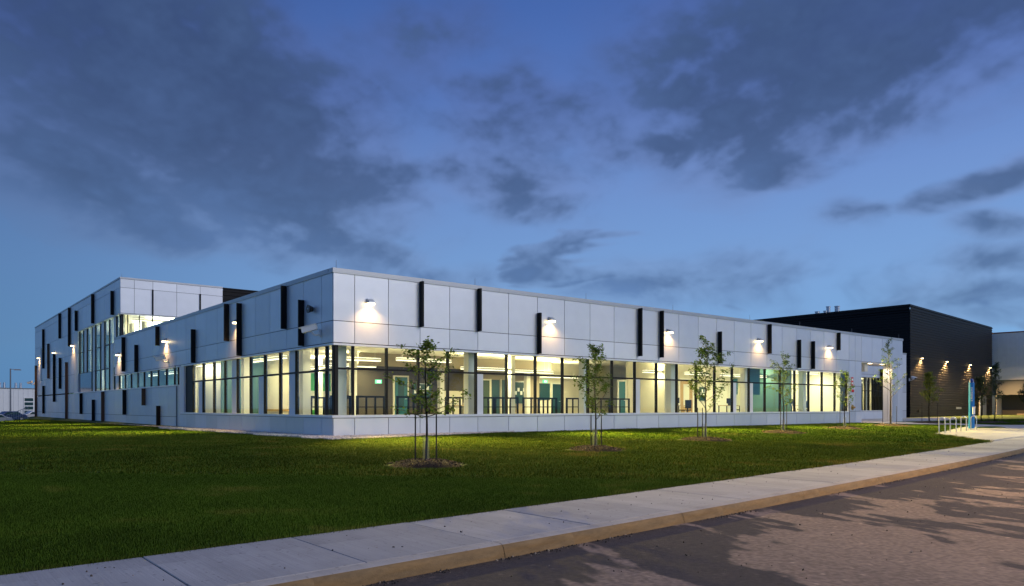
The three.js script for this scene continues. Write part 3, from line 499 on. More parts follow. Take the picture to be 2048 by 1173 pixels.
{
  const hall = thing('gymnasium_hall', 'large black ribbed-metal hall with wall lamps at the end of the silver wing', 'building', [75.2, -0.5, -11.2]);
  const P = [[0, 0], [34.8, -3.5], [34.8, -55], [0, -48]];
  const H = 12.93;
  mesh('ribbed_wall', ribbed(P[1], P[0], 0, H), ribMat, hall); mesh('ribbed_wall', ribbed(P[0], P[3], 0, H), ribMat, hall); mesh('ribbed_wall', ribbed(P[2], P[1], 0, H), ribMat, hall); mesh('ribbed_wall', ribbed(P[3], P[2], 0, H), ribMat, hall);
  const s = new THREE.Shape(P.map(([x, z]) => new THREE.Vector2(x, -z))); const rg = new THREE.ExtrudeGeometry(s, { depth: 0.3, bevelEnabled: false }); rg.rotateX(-Math.PI / 2); mesh('roof', rg, M.roof, hall).position.y = H - 0.7;
  const edge = (a, b) => { const L = Math.hypot(b[0] - a[0], b[1] - a[1]); const m = mesh('parapet_cap', boxGeo(L + 0.16, 0.12, 0.2), M.black, hall); m.position.set((a[0] + b[0]) / 2, H + 0.062, (a[1] + b[1]) / 2); m.rotation.y = -Math.atan2(b[1] - a[1], b[0] - a[0]); };
  edge(P[0], P[1]); edge(P[0], [0, -47.8]);
  const wall = (s0, s1, y0, y1, out, name, mat) => { const m = mesh(name, boxGeo(s1 - s0, y1 - y0, 0.06), mat, hall); const c = (s0 + s1) / 2, ux = 0.9949, uz = -0.1006; m.position.set(ux * c - uz * out * -1 * 0 + -uz * out * 0 + 0.1006 * out, (y0 + y1) / 2, uz * c + 0.9949 * out); m.rotation.y = Math.atan2(0.1006, 0.9949); return m; };
  wall(28.0, 29.0, 0.4, 3.1, 0.09, 'door', M.cream); wall(2.6, 4.4, 1.0, 1.35, 0.08, 'vent', M.black); wall(17.2, 19.4, 1.35, 1.6, 0.1, 'wall_bracket', M.galv); wall(29.8, 31.6, 0.4, 3.1, 0.09, 'door', M.lampGrey);  // last door: dark colour stands in for the shade of a recessed doorway
}
{
  const b = thing('rooftop_block', 'black ribbed-metal block joined to the side of the two-storey wing', 'building', [7.52, 6, -35.75]);
  mesh('ribbed_wall', ribbed([32, 0], [0, 0], 0, 4.72), ribMat, b); mesh('ribbed_wall', ribbed([0, -0.01], [0, -20], 0, 4.72), ribMat, b);
  box('parapet_cap', b, 0, 32, 4.725, 4.8, -0.2, 0.06, M.black); box('roof', b, 0.1, 32, 4.3, 4.4, -40, -0.1, M.roof);
}
{
  const w = thing('entrance_wing', 'set-back silver-panelled wing behind the entrance portal with a tall window', 'building', [41.2, 0, -7.6]);
  w.position.set(0, 0, 0);
  const f = -7.6, xs = [41.2]; for (let x = 43; x < 65; x += 1.78) xs.push(x); xs.push(66.0);
  const win = [55.0, 61.4];
  for (let i = 0; i < xs.length - 1; i++) { const inside = xs[i + 1] > win[0] && xs[i] < win[1] + 0.4; panel(w, 'front', f, xs[i], xs[i + 1], 4.2, 6.4); if (!inside) for (const [a, b] of [[-0.3, 0.75], [0.75, 2.6], [2.6, 4.2]]) panel(w, 'front', f, xs[i], xs[i + 1], a, b); else { panel(w, 'front', f, xs[i], xs[i + 1], -0.3, 0.72); panel(w, 'front', f, xs[i], xs[i + 1], 3.9, 4.2); } }
  box('wall', w, 41.2, 65.95, 3.9, 6.4, f - 0.3, f - 0.04, M.core); box('wall', w, 41.2, 65.95, -0.4, 0.72, f - 0.3, f - 0.04, M.core); box('wall', w, 41.2, 54.4, 0.72, 3.9, f - 0.3, f - 0.04, M.core); box('wall', w, 62.1, 65.95, 0.72, 3.9, f - 0.3, f - 0.04, M.core);
  bar('coping', w, 'front', f, 47.9, 66.0, 6.404, 6.53, -0.35, 0.035, M.coping); bar('sill', w, 'front', f, 54.4, 62.1, 0.73, 0.8, -0.3, 0.05, M.flashing);
  const us = [54.4, 55.6, 56.8, 57.65, 58.4, 59.1, 59.6, 60.3, 61.1, 62.1]; glazing(w, 'front', f, us, [0.8, 2.66, 3.88], 0.12, M.glass, 0.05);
  for (const x of [57.65, 58.9, 60.0]) box('interior_column', w, x - 0.14, x + 0.14, 0.5, 3.9, f - 0.9, f - 0.6, M.cream);
  fin(w, 'front', f, 60.4, 4.75, 3.75, M.fin, 0.35, 0.3);
  box('wall', w, 65.7, 65.96, -0.4, 6.4, -40, f - 0.31, M.core); box('interior_wall', w, 52, 65.6, 0.4, 3.9, f - 4.2, f - 4, M.teal); box('interior_floor', w, 52, 66, 0.4, 0.5, f - 4, f - 0.31, M.floor); box('ceiling', w, 52, 66, 3.9, 4, f - 4, f - 0.31, M.ceiling); box('roof', w, 48, 65.9, 6.1, 6.2, -40, f - 0.31, M.roof);
}
// ------------------------------------------------------------------ wall lamps and cameras
function sconceShape(o) {
  const s = new THREE.Shape([[0, 0], [0, 0.16], [0.07, 0.16], [0.24, 0.05], [0.24, 0]].map((p) => new THREE.Vector2(...p)));
  const g = new THREE.ExtrudeGeometry(s, { depth: 0.24, bevelEnabled: true, bevelSize: 0.006, bevelThickness: 0.006, bevelSegments: 1 }); g.translate(0, 0, -0.12); g.rotateY(-Math.PI / 2);
  return g;
}
const sconceGeo = sconceShape();
function sconce(x, y, z, turn, label, group, power = 2.6, throwOut = 60) {     // local +z looks away from the wall
  const t = thing('wall_sconce', label, 'wall lamp', [x, y, z], turn, group);
  mesh('housing', sconceGeo, M.galv, t);
  const l = mesh('lens', boxGeo(0.24, 0.075, 0.2), M.lens, t); l.position.set(0, -0.037, 0.14);
  const s = new THREE.SpotLight(rgb(1, 0.58, 0.2), power, 0, 1.25, 0.8, 2); s.position.set(0, -0.05, 0.15); s.target.position.set(0, -2, 0.75); s.castShadow = true; s.shadow.radius = 2; t.add(s, s.target);
  const f = new THREE.SpotLight(rgb(1, 0.74, 0.16), throwOut, 0, 0.72, 1, 2); f.position.set(0, -0.06, 0.2); f.target.position.set(0, -2.5, 3.0); f.castShadow = true; f.shadow.radius = 3; t.add(f, f.target);     // forward-throw optic that lights the lawn
  return t;
}
for (const x of [1.52, 11.03, 19.63, 28.19, 36.59]) sconce(x, 5.2, 0.002, 0, x < 5 ? 'lit wall lamp on the plain panel at the building corner' : x < 22 ? 'lit wall lamp just right of a black fin above the long window ribbon' : 'lit wall lamp just left of a black fin above the long window ribbon', 'wall lamps of the long facade', 38, 1450);
for (const [z, y, l] of [[-10.35, 5.25, 'lit wall lamp between two close black fins on the shaded side wall'], [-23.1, 5.2, 'lit wall lamp above a white camera on the shaded side wall'], [-36.0, 5.05, 'lit wall lamp at the end of the low parapet beside tall glazing'], [-55.3, 6.95, 'lit wall lamp between a black fin and the tall glazing'], [-66.5, 6.9, 'lit wall lamp on top of a long black fin'], [-77.9, 6.9, 'lit wall lamp beside the white fin at the wing end']]) sconce(-0.002, y, z, -Math.PI / 2, l, 'wall lamps of the side facade', 50, 900);
for (const s of [3.6, 13.0, 23.3, 33.3]) sconce(75.2 + 0.9949 * s + 0.1006 * 0.06, 5.85 + (s < 5 ? 0.9 : 0.9), -11.2 - 0.1006 * s + 0.9949 * 0.06, Math.atan2(0.1006, 0.9949), 'lit wall lamp on the black ribbed hall', 'wall lamps of the black hall', 800, 300);
function cctv(x, y, z, turn, yaw, label, group) {
  const t = thing('security_camera', label, 'camera', [x, y, z], turn, group);
  box('bracket', t, -0.04, 0.04, -0.12, 0.12, 0.0, 0.05, M.white);
  mesh('arm', tube([[0, -0.04, 0.05], [0, -0.06, 0.2], [0, 0.02, 0.32]], 0.025), M.white, t);
  const h = new THREE.Group(); h.name = 'camera_housing'; h.position.set(0, 0.12, 0.36); h.rotation.set(0.25, yaw, 0, 'YXZ'); t.scale.setScalar(1.25); t.add(h);
  box('body', h, -0.09, 0.09, -0.08, 0.08, -0.22, 0.24, M.white); box('sunshield', h, -0.11, 0.11, 0.083, 0.1, -0.24, 0.32, M.white); box('lens_glass', h, -0.08, 0.08, -0.07, 0.07, 0.241, 0.25, M.black);
  return t;
}
cctv(-0.002, 4.02, -1.1, -Math.PI / 2, -0.7, 'white bullet camera on side wall near the building corner', 'security cameras');
cctv(-0.002, 3.95, -22.6, -Math.PI / 2, -0.5, 'white bullet camera above the strip window', 'security cameras');
cctv(-0.24, 3.9, -80.2, -Math.PI / 2, -0.9, 'white bullet camera on the dark fin at the wing end', 'security cameras');
cctv(66.6, 3.9, -7.598, 0, -0.6, 'white bullet camera on the set-back wing beside the black hall', 'security cameras');
{
  const t = thing('wall_speaker', 'round dark horn speaker on the side wall near the corner', 'speaker', [-0.002, 5.02, -1.75], -Math.PI / 2);
  const c = mesh('horn', new THREE.CylinderGeometry(0.17, 0.1, 0.2, 20), M.bronze, t); c.rotation.x = Math.PI / 2; c.position.z = 0.14; const k = mesh('cone', new THREE.ConeGeometry(0.12, 0.1, 16), M.galv, t); k.rotation.x = Math.PI / 2; k.position.z = 0.22;
}
for (const [x, z, y] of [[0.22, -0.2, 6.432], [6.8, -0.2, 6.432], [13.59, -0.2, 6.432], [20.27, -0.2, 6.432], [27.58, -0.2, 6.432], [33.26, -0.2, 6.432], [40.19, -0.2, 6.432], [47.6, -0.2, 6.432], [0.2, -36.2, 10.852]]) {
  const r = mesh('lightning_rod', new THREE.CylinderGeometry(0.006, 0.011, 0.34, 6), M.lampGrey); r.position.set(x, y + 0.17, z); tag(r, y > 7 ? 'thin lightning rod on the two-storey roof corner' : 'thin lightning rod on the low parapet', 'lightning rod', 'roof lightning rods');
}
// alarm sign, strobe and hydrant connection beside the entrance
{
  const s = thing('alarm_sign', 'small red and white fire notice on the panel beside the bright room', 'sign', [39.85, 2.95, 0.002]);
  box('plate', s, -0.14, 0.14, -0.3, 0.3, 0, 0.02, M.red); box('stripe', s, -0.1, 0.1, 0.05, 0.2, 0.0205, 0.024, M.white); box('stripe', s, -0.1, 0.1, -0.2, -0.06, 0.0205, 0.024, M.white);
  const a = thing('alarm_bell', 'red alarm strobe below the fire notice', 'alarm', [39.9, 2.28, 0.002]); box('plate', a, -0.12, 0.12, -0.1, 0.1, 0, 0.05, M.red); const d = mesh('dome', new THREE.SphereGeometry(0.07, 14, 8, 0, 6.3, 0, 1.57), M.red, a); d.rotation.x = Math.PI / 2; d.position.z = 0.05;
  const c = thing('fire_hose_connection', 'brass twin fire hose connection low on the panel', 'hydrant', [39.9, 1.1, 0.002]); mesh('plate', new THREE.CylinderGeometry(0.2, 0.2, 0.03, 20), M.brass, c).rotation.x = Math.PI / 2; for (const x of [-0.09, 0.09]) { const n = mesh('nozzle', new THREE.CylinderGeometry(0.06, 0.07, 0.14, 14), M.brass, c); n.rotation.x = Math.PI / 2; n.position.set(x, 0, 0.08); }
}
// entrance downlights in the portal soffit
for (const [x, z] of [[43.4, -0.45], [45.35, -0.45]]) {
  const t = thing('soffit_downlight', 'square downlight in the entrance portal soffit', 'downlight', [x, MID - 0.06, z], 0, 'portal downlights');
  box('lens', t, -0.16, 0.16, -0.012, 0.0, -0.1, 0.1, M.lens); const s = new THREE.SpotLight(rgb(1, 0.76, 0.45), 30, 0, 1.35, 0.5, 2); s.position.set(0, -0.04, 0); s.target.position.set(0, -3, 0); s.castShadow = true; s.shadow.radius = 4; t.add(s, s.target);
}
// ------------------------------------------------------------------ interior lights
function pendant(x, y, z, len, along, power, label, group, hang = 0.5, col = [1, 0.86, 0.45], glow = M.tubeGlow) {
  const t = thing('pendant_light', label, 'pendant light', [x, y, z], along === 'z' ? Math.PI / 2 : 0, group);
  box('housing', t, -len / 2, len / 2, 0.0, 0.09, -0.12, 0.12, M.whiteWall); box('diffuser', t, -len / 2 + 0.02, len / 2 - 0.02, -0.03, -0.001, -0.11, 0.11, glow);
  for (const s of [-1, 1]) { const c = mesh('cable', new THREE.CylinderGeometry(0.004, 0.004, hang, 5), M.steel, t); c.position.set(s * len * 0.4, 0.09 + hang / 2, 0); }
  const l = new THREE.RectAreaLight(rgb(...col), power * 1.15, len, 0.24); l.position.y = -0.04; l.rotation.x = -Math.PI / 2; t.add(l);
  box('top_diffuser', t, -len / 2 + 0.02, len / 2 - 0.02, 0.091, 0.11, -0.1, 0.1, glow); const u = new THREE.RectAreaLight(rgb(...col), power * 1.25, len, 0.2); u.position.y = 0.12; u.rotation.x = Math.PI / 2; t.add(u);
}
const LB = 'linear pendant lamp glowing under the lobby ceiling', LG = 'lobby pendant lamps';
for (const [x, y, z, l] of [[6.6, 3.32, -4, 3.0], [2.6, 3.2, -3.4, 2.6], [11.2, 3.1, -5.2, 3.2], [15.0, 3.1, -6.0, 3.2], [18.6, 2.95, -7.6, 3.0], [5.0, 3.2, -8.2, 2.6]]) pendant(x, y, z, l, 'x', 58, LB, LG, 3.9 - y - 0.09);
pendant(5.2, 3.3, -12.6, 2.4, 'z', 90, 'linear pendant lamp in the corridor before the green wall', undefined, 0.51);
for (const z of [-9.6, -12.6]) pendant(1.6, 3.5, z, 2.2, 'z', 45, 'linear pendant lamp in the room behind the side windows', 'side room pendant lamps', 0.31);
pendant(0.66, 3.5, -17.2, 3.6, 'z', 40, 'linear pendant lamp close to the white wall behind the side windows', undefined, 0.31);
for (const x of [21.6, 25.4, 29.0, 31.8]) pendant(x, 3.15, -2.5, 2.2, 'x', 50, 'linear pendant lamp in the offices beside the lobby', 'office pendant lamps', 0.66);
for (const x of [34.9, 37.4]) pendant(x, 3.5, -1.9, 2.2, 'x', 75, 'linear pendant lamp in the bright end room', 'end room pendant lamps', 0.31);
const cool = [0.95, 0.98, 0.82];
for (const z of [-24.5, -29, -33.5]) pendant(1.8, 3.45, z, 2.4, 'z', 34, 'linear pendant lamp behind the strip window', 'strip room pendant lamps', 0.36, cool);
for (const [z, y] of [[-40, 7.6], [-46, 7.6], [-52, 7.6], [-40, 4.6], [-46, 4.6], [-52, 4.6]]) pendant(4.8, y, z, 3.6, 'z', 85, 'linear pendant lamp in the tall glazed hall', 'tall hall pendant lamps', 0.81, cool);
pendant(3.5, 7.9, -37.6, 4.5, 'x', 55, 'linear pendant lamp under the two-storey roof corner', undefined, 0.51);
pendant(58.8, 3.5, -9.6, 4, 'x', 55, 'linear pendant lamp inside the set-back entrance wing', undefined, 0.31);
{
  const t = thing('exit_sign', 'glowing green exit sign on the dark lobby wall', 'exit sign', [6.95, 2.48, -8.4]); t.position.set(6.9, 2.48, -8.995);
  box('case', t, -0.19, 0.19, -0.1, 0.1, 0, 0.05, M.exitGlow); box('figure', t, -0.1, 0.1, -0.06, 0.06, 0.051, 0.056, M.exitWhite);
  const u = thing('exit_sign', 'glowing green exit sign on the cream wall behind the gates', 'exit sign', [19.0, 2.75, -9.38]); box('case', u, -0.19, 0.19, -0.1, 0.1, 0, 0.05, M.exitGlow); box('figure', u, -0.1, 0.1, -0.06, 0.06, 0.051, 0.056, M.exitWhite);
}
// desks, chairs and boards seen through the glass
function desk(x, z, turn, label) {
  const t = thing('office_desk', label, 'desk', [x, 0.5, z], turn, 'desks behind the window ribbon');
  box('top', t, -0.75, 0.75, 0.7, 0.74, -0.35, 0.35, M.wood); for (const sx of [-0.7, 0.7]) for (const sz of [-0.3, 0.3]) box('leg', t, sx - 0.025, sx + 0.025, 0, 0.699, sz - 0.025, sz + 0.025, M.blackRail); box('screen', t, -0.28, 0.28, 0.86, 1.2, -0.02, 0.02, M.black); box('screen_foot', t, -0.1, 0.1, 0.742, 0.859, -0.03, 0.03, M.black);
}
desk(23.6, -2.6, 0.1, 'wooden desk with a dark screen in the office with teal boards'); desk(29.2, -2.8, 0, 'wooden desk with a dark screen before the frosted office screens'); desk(36.2, -2.4, 0, 'wooden desk with a dark screen in the bright end room'); desk(11.6, -7.6, 0.2, 'wooden desk with a dark screen at the back of the lobby');
function chair(x, z, turn, label) {
  const t = thing('office_chair', label, 'chair', [x, 0.5, z], turn, 'chairs behind the window ribbon');
  box('seat', t, -0.24, 0.24, 0.42, 0.48, -0.24, 0.24, M.black); box('backrest', t, -0.23, 0.23, 0.55, 1.05, -0.27, -0.21, M.black); for (const sx of [-0.2, 0.2]) for (const sz of [-0.2, 0.2]) box('leg', t, sx - 0.015, sx + 0.015, 0, 0.419, sz - 0.015, sz + 0.015, M.steel);
}
chair(23.4, -1.8, 3.0, 'black chair at the desk in the office with teal boards'); chair(29.4, -2.0, 3.3, 'black chair at the desk before the frosted screens'); chair(36.0, -1.6, 3.1, 'black chair at the desk in the bright end room');
[[9.6, -8.97, 1.2, 0.8, 'dark notice board on the dark lobby wall beside the teal door'], [16.6, -8.97, 1.0, 1.3, 'dark notice board on the tan lobby wall'], [24.9, -4.47, 0.9, 1.2, 'dark notice board on the cream office wall'], [28.6, -4.47, 0.7, 0.9, 'dark notice board left of the frosted screens'], [34.4, -3.37, 0.8, 0.6, 'dark notice board on the white wall of the bright end room']].forEach(([x, z, w, h, label]) => { const t = thing('notice_board', label, 'notice board', [x, 2.0, z]); box('board', t, -w / 2, w / 2, -h / 2, h / 2, 0, 0.02, M.darkTeal); box('frame', t, -w / 2 - 0.03, w / 2 + 0.03, h / 2, h / 2 + 0.03, 0, 0.03, M.steel); for (let i = 0; i < 4; i++) box('paper', t, -w / 2 + 0.08 + i * w * 0.22, -w / 2 + 0.08 + i * w * 0.22 + 0.16, -0.12 + (i % 2) * 0.2, 0.1 + (i % 2) * 0.2, 0.0205, 0.023, M.white); });
// black steel barrier gates standing in the lobby
function gate(x, z, w, turn, bars) {
  const t = thing('barrier_gate', 'black steel barrier gate in the lobby behind the window ribbon', 'gate', [x, 0.5, z], turn, 'lobby barrier gates');
  for (const s of [-1, 1]) box('post', t, s * w / 2 - 0.04, s * w / 2 + 0.04, 0, 1.12, -0.04, 0.04, M.blackRail);
  box('rail', t, -w / 2 + 0.04, w / 2 - 0.04, 1.04, 1.12, -0.03, 0.03, M.blackRail); box('rail', t, -w / 2 + 0.04, w / 2 - 0.04, 0.62, 0.66, -0.02, 0.02, M.blackRail);
  for (let i = 1; i <= bars; i++) { const q = -w / 2 + w * i / (bars + 1); box('upright', t, q - 0.035, q + 0.035, 0, 1.04, -0.025, 0.025, M.blackRail); }
}
for (const [x, z, w, b, a] of [[1.4, -2.2, 0.9, 1, 0.1], [3.0, -2.6, 1.3, 2, 0], [4.75, -2.4, 1.2, 1, 0.12], [6.2, -3.6, 0.9, 3, 0], [7.9, -3.2, 1.2, 2, 0], [9.1, -2.5, 0.9, 2, -0.15], [10.4, -2.5, 1.4, 2, 0], [11.9, -2.4, 1.1, 1, 0.1], [13.2, -2.6, 1.2, 3, 0], [15.1, -2.5, 1.3, 2, 0], [16.8, -2.3, 1.3, 1, 0], [18.5, -2.5, 1.5, 1, 0], [1.0, -4.4, 1.4, 2, 1.57], [2.4, -7.2, 1.6, 2, 0.4], [4.6, -8.4, 1.6, 3, 0]]) gate(x, z, w, a, b);
// ------------------------------------------------------------------ young trees with stakes and mulch
const leafGeo = (() => {   // one folded leaf, 1 unit long
  const g = new THREE.BufferGeometry();
  g.setAttribute('position', new THREE.Float32BufferAttribute([0, 0, 0, 0.3, 0.06, 0.45, 0, -0.03, 0.5, -0.3, 0.06, 0.45, 0.12, 0.0, 0.85, 0, -0.06, 1, -0.12, 0, 0.85], 3));
  g.setIndex([0, 1, 2, 0, 2, 3, 2, 1, 4, 2, 4, 5, 3, 2, 6, 2, 5, 6]); g.computeVertexNormals(); return g;
})();
const leafMat = new THREE.MeshPhysicalMaterial({ color: rgb(1, 1, 1), vertexColors: true, roughness: 0.8, specularIntensity: 0.3, transmission: 0.3, thickness: 0, side: THREE.DoubleSide });
const UPV = new THREE.Vector3(0, 1, 0);
const TREES = 'young staked trees on the lawn', STAKES = 'black stakes beside the young trees', BEDS = 'bark mulch rings under the young trees';
function tree({ x, z, h, base = 0.42, spread = 0.7, seed, limbs = 15, leaf = 0.085, dense = 1, trunkR = 0.032, label, tint = [0.12, 0.2, 0.025], bushy = 0, limbList }) {
  const r = rng(seed), y0 = groundY(x, z) + 0.02, t = thing('young_tree', label, 'tree', [x, y0, z], 0, TREES);
  const trunk = []; const lx = (r() - 0.5) * 0.12, lz = (r() - 0.5) * 0.12;
  for (let i = 0; i <= 14; i++) { const f = i / 14; trunk.push(new THREE.Vector3(lx * f * h * 0.4 + Math.sin(f * 9 + seed) * 0.018 * h * 0.3, -0.08 + f * (h + 0.08), lz * f * h * 0.4 + Math.cos(f * 7 + seed) * 0.016 * h * 0.3)); }
  mesh('trunk', taperTube(trunk, trunkR, 0.006, 8), M.bark, t);
  const at = (f) => { const q = clamp(f) * 14, i = Math.min(13, Math.floor(q)); return trunk[i].clone().lerp(trunk[i + 1], q - i); };
  const wood = [], leaves = [];
  const cluster = (p, n, rad, size) => { for (let i = 0; i < n; i++) leaves.push([p.x + (r() - 0.5) * 2 * rad, p.y + (r() - 0.5) * 2 * rad * 0.8, p.z + (r() - 0.5) * 2 * rad, size * (0.75 + r() * 0.7)]); };
  const list = limbList ?? Array.from({ length: limbs }, (_, i) => { const f = base + (0.97 - base) * Math.pow((i + 0.3 * r()) / limbs, 0.9); return [f, i * 2.4 + r() * 0.7, spread * (1.05 - 0.75 * (f - base) / (1 - base)) * (0.55 + 0.65 * r()), 0.5 + 0.5 * r()]; });
  for (const [f, az, len, up] of list) {
    const a = at(f), d = new THREE.Vector3(Math.cos(az), up, Math.sin(az)).normalize(), pts = [a]; let p = a.clone();
    for (let k = 1; k <= 5; k++) { d.add(new THREE.Vector3((r() - 0.5) * 0.35, 0.09 - 0.1 * r(), (r() - 0.5) * 0.35)).normalize(); p = p.clone().addScaledVector(d, len / 5); pts.push(p); }
    wood.push(taperTube(pts, trunkR * lerp(0.5, 0.26, f), 0.0035, 5));
    for (let k = 1; k <= 5; k++) {
      if (k >= 3 || r() < 0.3) cluster(pts[k], Math.round((7 + r() * 10) * dense), 0.075 + 0.04 * r() + bushy, leaf);
      if (k >= 2 && r() < 0.75) { const e = pts[k].clone().add(new THREE.Vector3((r() - 0.5) * 0.4, (r() - 0.2) * 0.25, (r() - 0.5) * 0.4).multiplyScalar(len * 0.9)); wood.push(taperTube([pts[k], pts[k].clone().lerp(e, 0.5).add(new THREE.Vector3(0, 0.02, 0)), e], 0.006, 0.0025, 4)); cluster(e, Math.round((8 + r() * 9) * dense), 0.085 + bushy, leaf); cluster(pts[k].clone().lerp(e, 0.5), Math.round(4 * dense), 0.05 + bushy, leaf); }
    }
  }
  for (let k = 0; k < 6; k++) cluster(at(0.9 + k * 0.02), Math.round(5 * dense), 0.06, leaf);
  mesh('limbs', mergeGeometries(wood), M.bark, t);
  const n = leaves.length, lp = leafGeo.attributes.position, ln = leafGeo.attributes.normal, li = leafGeo.index, pos = new Float32Array(n * lp.count * 3), nor = new Float32Array(n * lp.count * 3), colr = new Float32Array(n * lp.count * 3), idx = new Uint32Array(n * li.count);
  const q = new THREE.Quaternion(), e = new THREE.Euler(), v = new THREE.Vector3();
  leaves.forEach(([px, py, pz, s], i) => {
    e.set((r() - 0.35) * 1.8, r() * 6.28, (r() - 0.5) * 1.4); q.setFromEuler(e); const g = 0.6 + r() * 0.75, w = r();
    for (let k = 0; k < lp.count; k++) { v.fromBufferAttribute(lp, k).multiplyScalar(s).applyQuaternion(q); const o = (i * lp.count + k) * 3; pos[o] = px + v.x; pos[o + 1] = py + v.y; pos[o + 2] = pz + v.z; v.fromBufferAttribute(ln, k).applyQuaternion(q); nor[o] = v.x; nor[o + 1] = v.y; nor[o + 2] = v.z; colr[o] = tint[0] * g * (0.8 + 0.5 * w); colr[o + 1] = tint[1] * g; colr[o + 2] = tint[2] * g; }
    for (let k = 0; k < li.count; k++) idx[i * li.count + k] = i * lp.count + li.getX(k);
  });
  const g = new THREE.BufferGeometry(); g.setAttribute('position', new THREE.BufferAttribute(pos, 3)); g.setAttribute('normal', new THREE.BufferAttribute(nor, 3)); g.setAttribute('color', new THREE.BufferAttribute(colr, 3)); g.setIndex(new THREE.BufferAttribute(idx, 1));
  mesh('crown', g, leafMat, t);
  return t;
}
const chipGeo = new THREE.TetrahedronGeometry(1); chipGeo.scale(1, 0.28, 0.5);
const chipMat = std([1, 1, 1], 0.95), moundMat = std([0.024, 0.012, 0.007], 1, 0, { bumpMap: speckle, bumpScale: 0.03 });
function mulch(x, z, rad, seed, n, label) {
  const r = rng(seed), t = thing('mulch_bed', label, 'mulch bed', [x, groundY(x, z), z], 0, BEDS);
  const g = new THREE.CircleGeometry(rad, 36, 0, 6.2832), p = g.attributes.position; const pos = [0, 0.075, 0], idx = [], rings = 6, seg = 32;
  const hgt = (px, pz) => groundY(x + px, z + pz) - groundY(x, z) + 0.05 + 0.08 * (1 - smooth(0.35, 1, Math.hypot(px, pz) / rad));
  for (let i = 1; i <= rings; i++) for (let k = 0; k < seg; k++) { const a = k / seg * 6.2832, R = rad * i / rings * (1 + 0.1 * Math.sin(a * 3 + seed) * (i / rings)); const px = Math.cos(a) * R, pz = Math.sin(a) * R; pos.push(px, hgt(px, pz) - (i === rings ? 0.05 : 0), pz); }
  for (let k = 0; k < seg; k++) { idx.push(0, 1 + (k + 1) % seg, 1 + k); for (let i = 0; i < rings - 1; i++) { const a = 1 + i * seg + k, b = 1 + i * seg + (k + 1) % seg; idx.push(a, b, a + seg, b, b + seg, a + seg); } }
  const mg = new THREE.BufferGeometry(); mg.setAttribute('position', new THREE.Float32BufferAttribute(pos, 3)); mg.setAttribute('uv', new THREE.Float32BufferAttribute(pos.filter((_, i) => i % 3 !== 1), 2)); mg.setIndex(idx); mg.computeVertexNormals(); mesh('mound', mg, moundMat, t);
  const im = shad(new THREE.InstancedMesh(chipGeo, chipMat, n)); im.name = 'bark_chips'; im.userData.kind = 'stuff'; t.add(im);
  const m4 = new THREE.Matrix4(), q = new THREE.Quaternion(), e = new THREE.Euler(), c = new THREE.Color();
  for (let i = 0; i < n; i++) { const a = r() * 6.2832, R = rad * Math.sqrt(r()) * (1.04 + 0.1 * Math.sin(a * 3 + seed)), px = Math.cos(a) * R, pz = Math.sin(a) * R, s = 0.018 + 0.035 * r() * r(); e.set((r() - 0.5) * 0.9, r() * 6.28, (r() - 0.5) * 0.9); q.setFromEuler(e); m4.compose(new THREE.Vector3(px, hgt(px, pz) + 0.008 + 0.012 * r(), pz), q, new THREE.Vector3(s * 1.3, s, s)); im.setMatrixAt(i, m4); const b = r() < 0.09 ? 0.2 + 0.25 * r() : 0.016 + 0.07 * r() * r(); c.setRGB(b * 1.0, b * 0.6, b * 0.38); im.setColorAt(i, c); }
}
function stake(x, z, h, label, lean = 0) { const m = mesh('tree_stake', new THREE.CylinderGeometry(0.016, 0.019, h + 0.3, 8), M.stake); m.position.set(x, groundY(x, z) + h / 2 - 0.15, z); m.rotation.z = lean; tag(m, label, 'stake', STAKES); }
const RX = 0.777, RZ = 0.629;       // along the building-parallel sight line, for setting stakes either side of a trunk
const nth = ['first', 'second', 'third', 'fourth', 'fifth', 'sixth', 'seventh'];
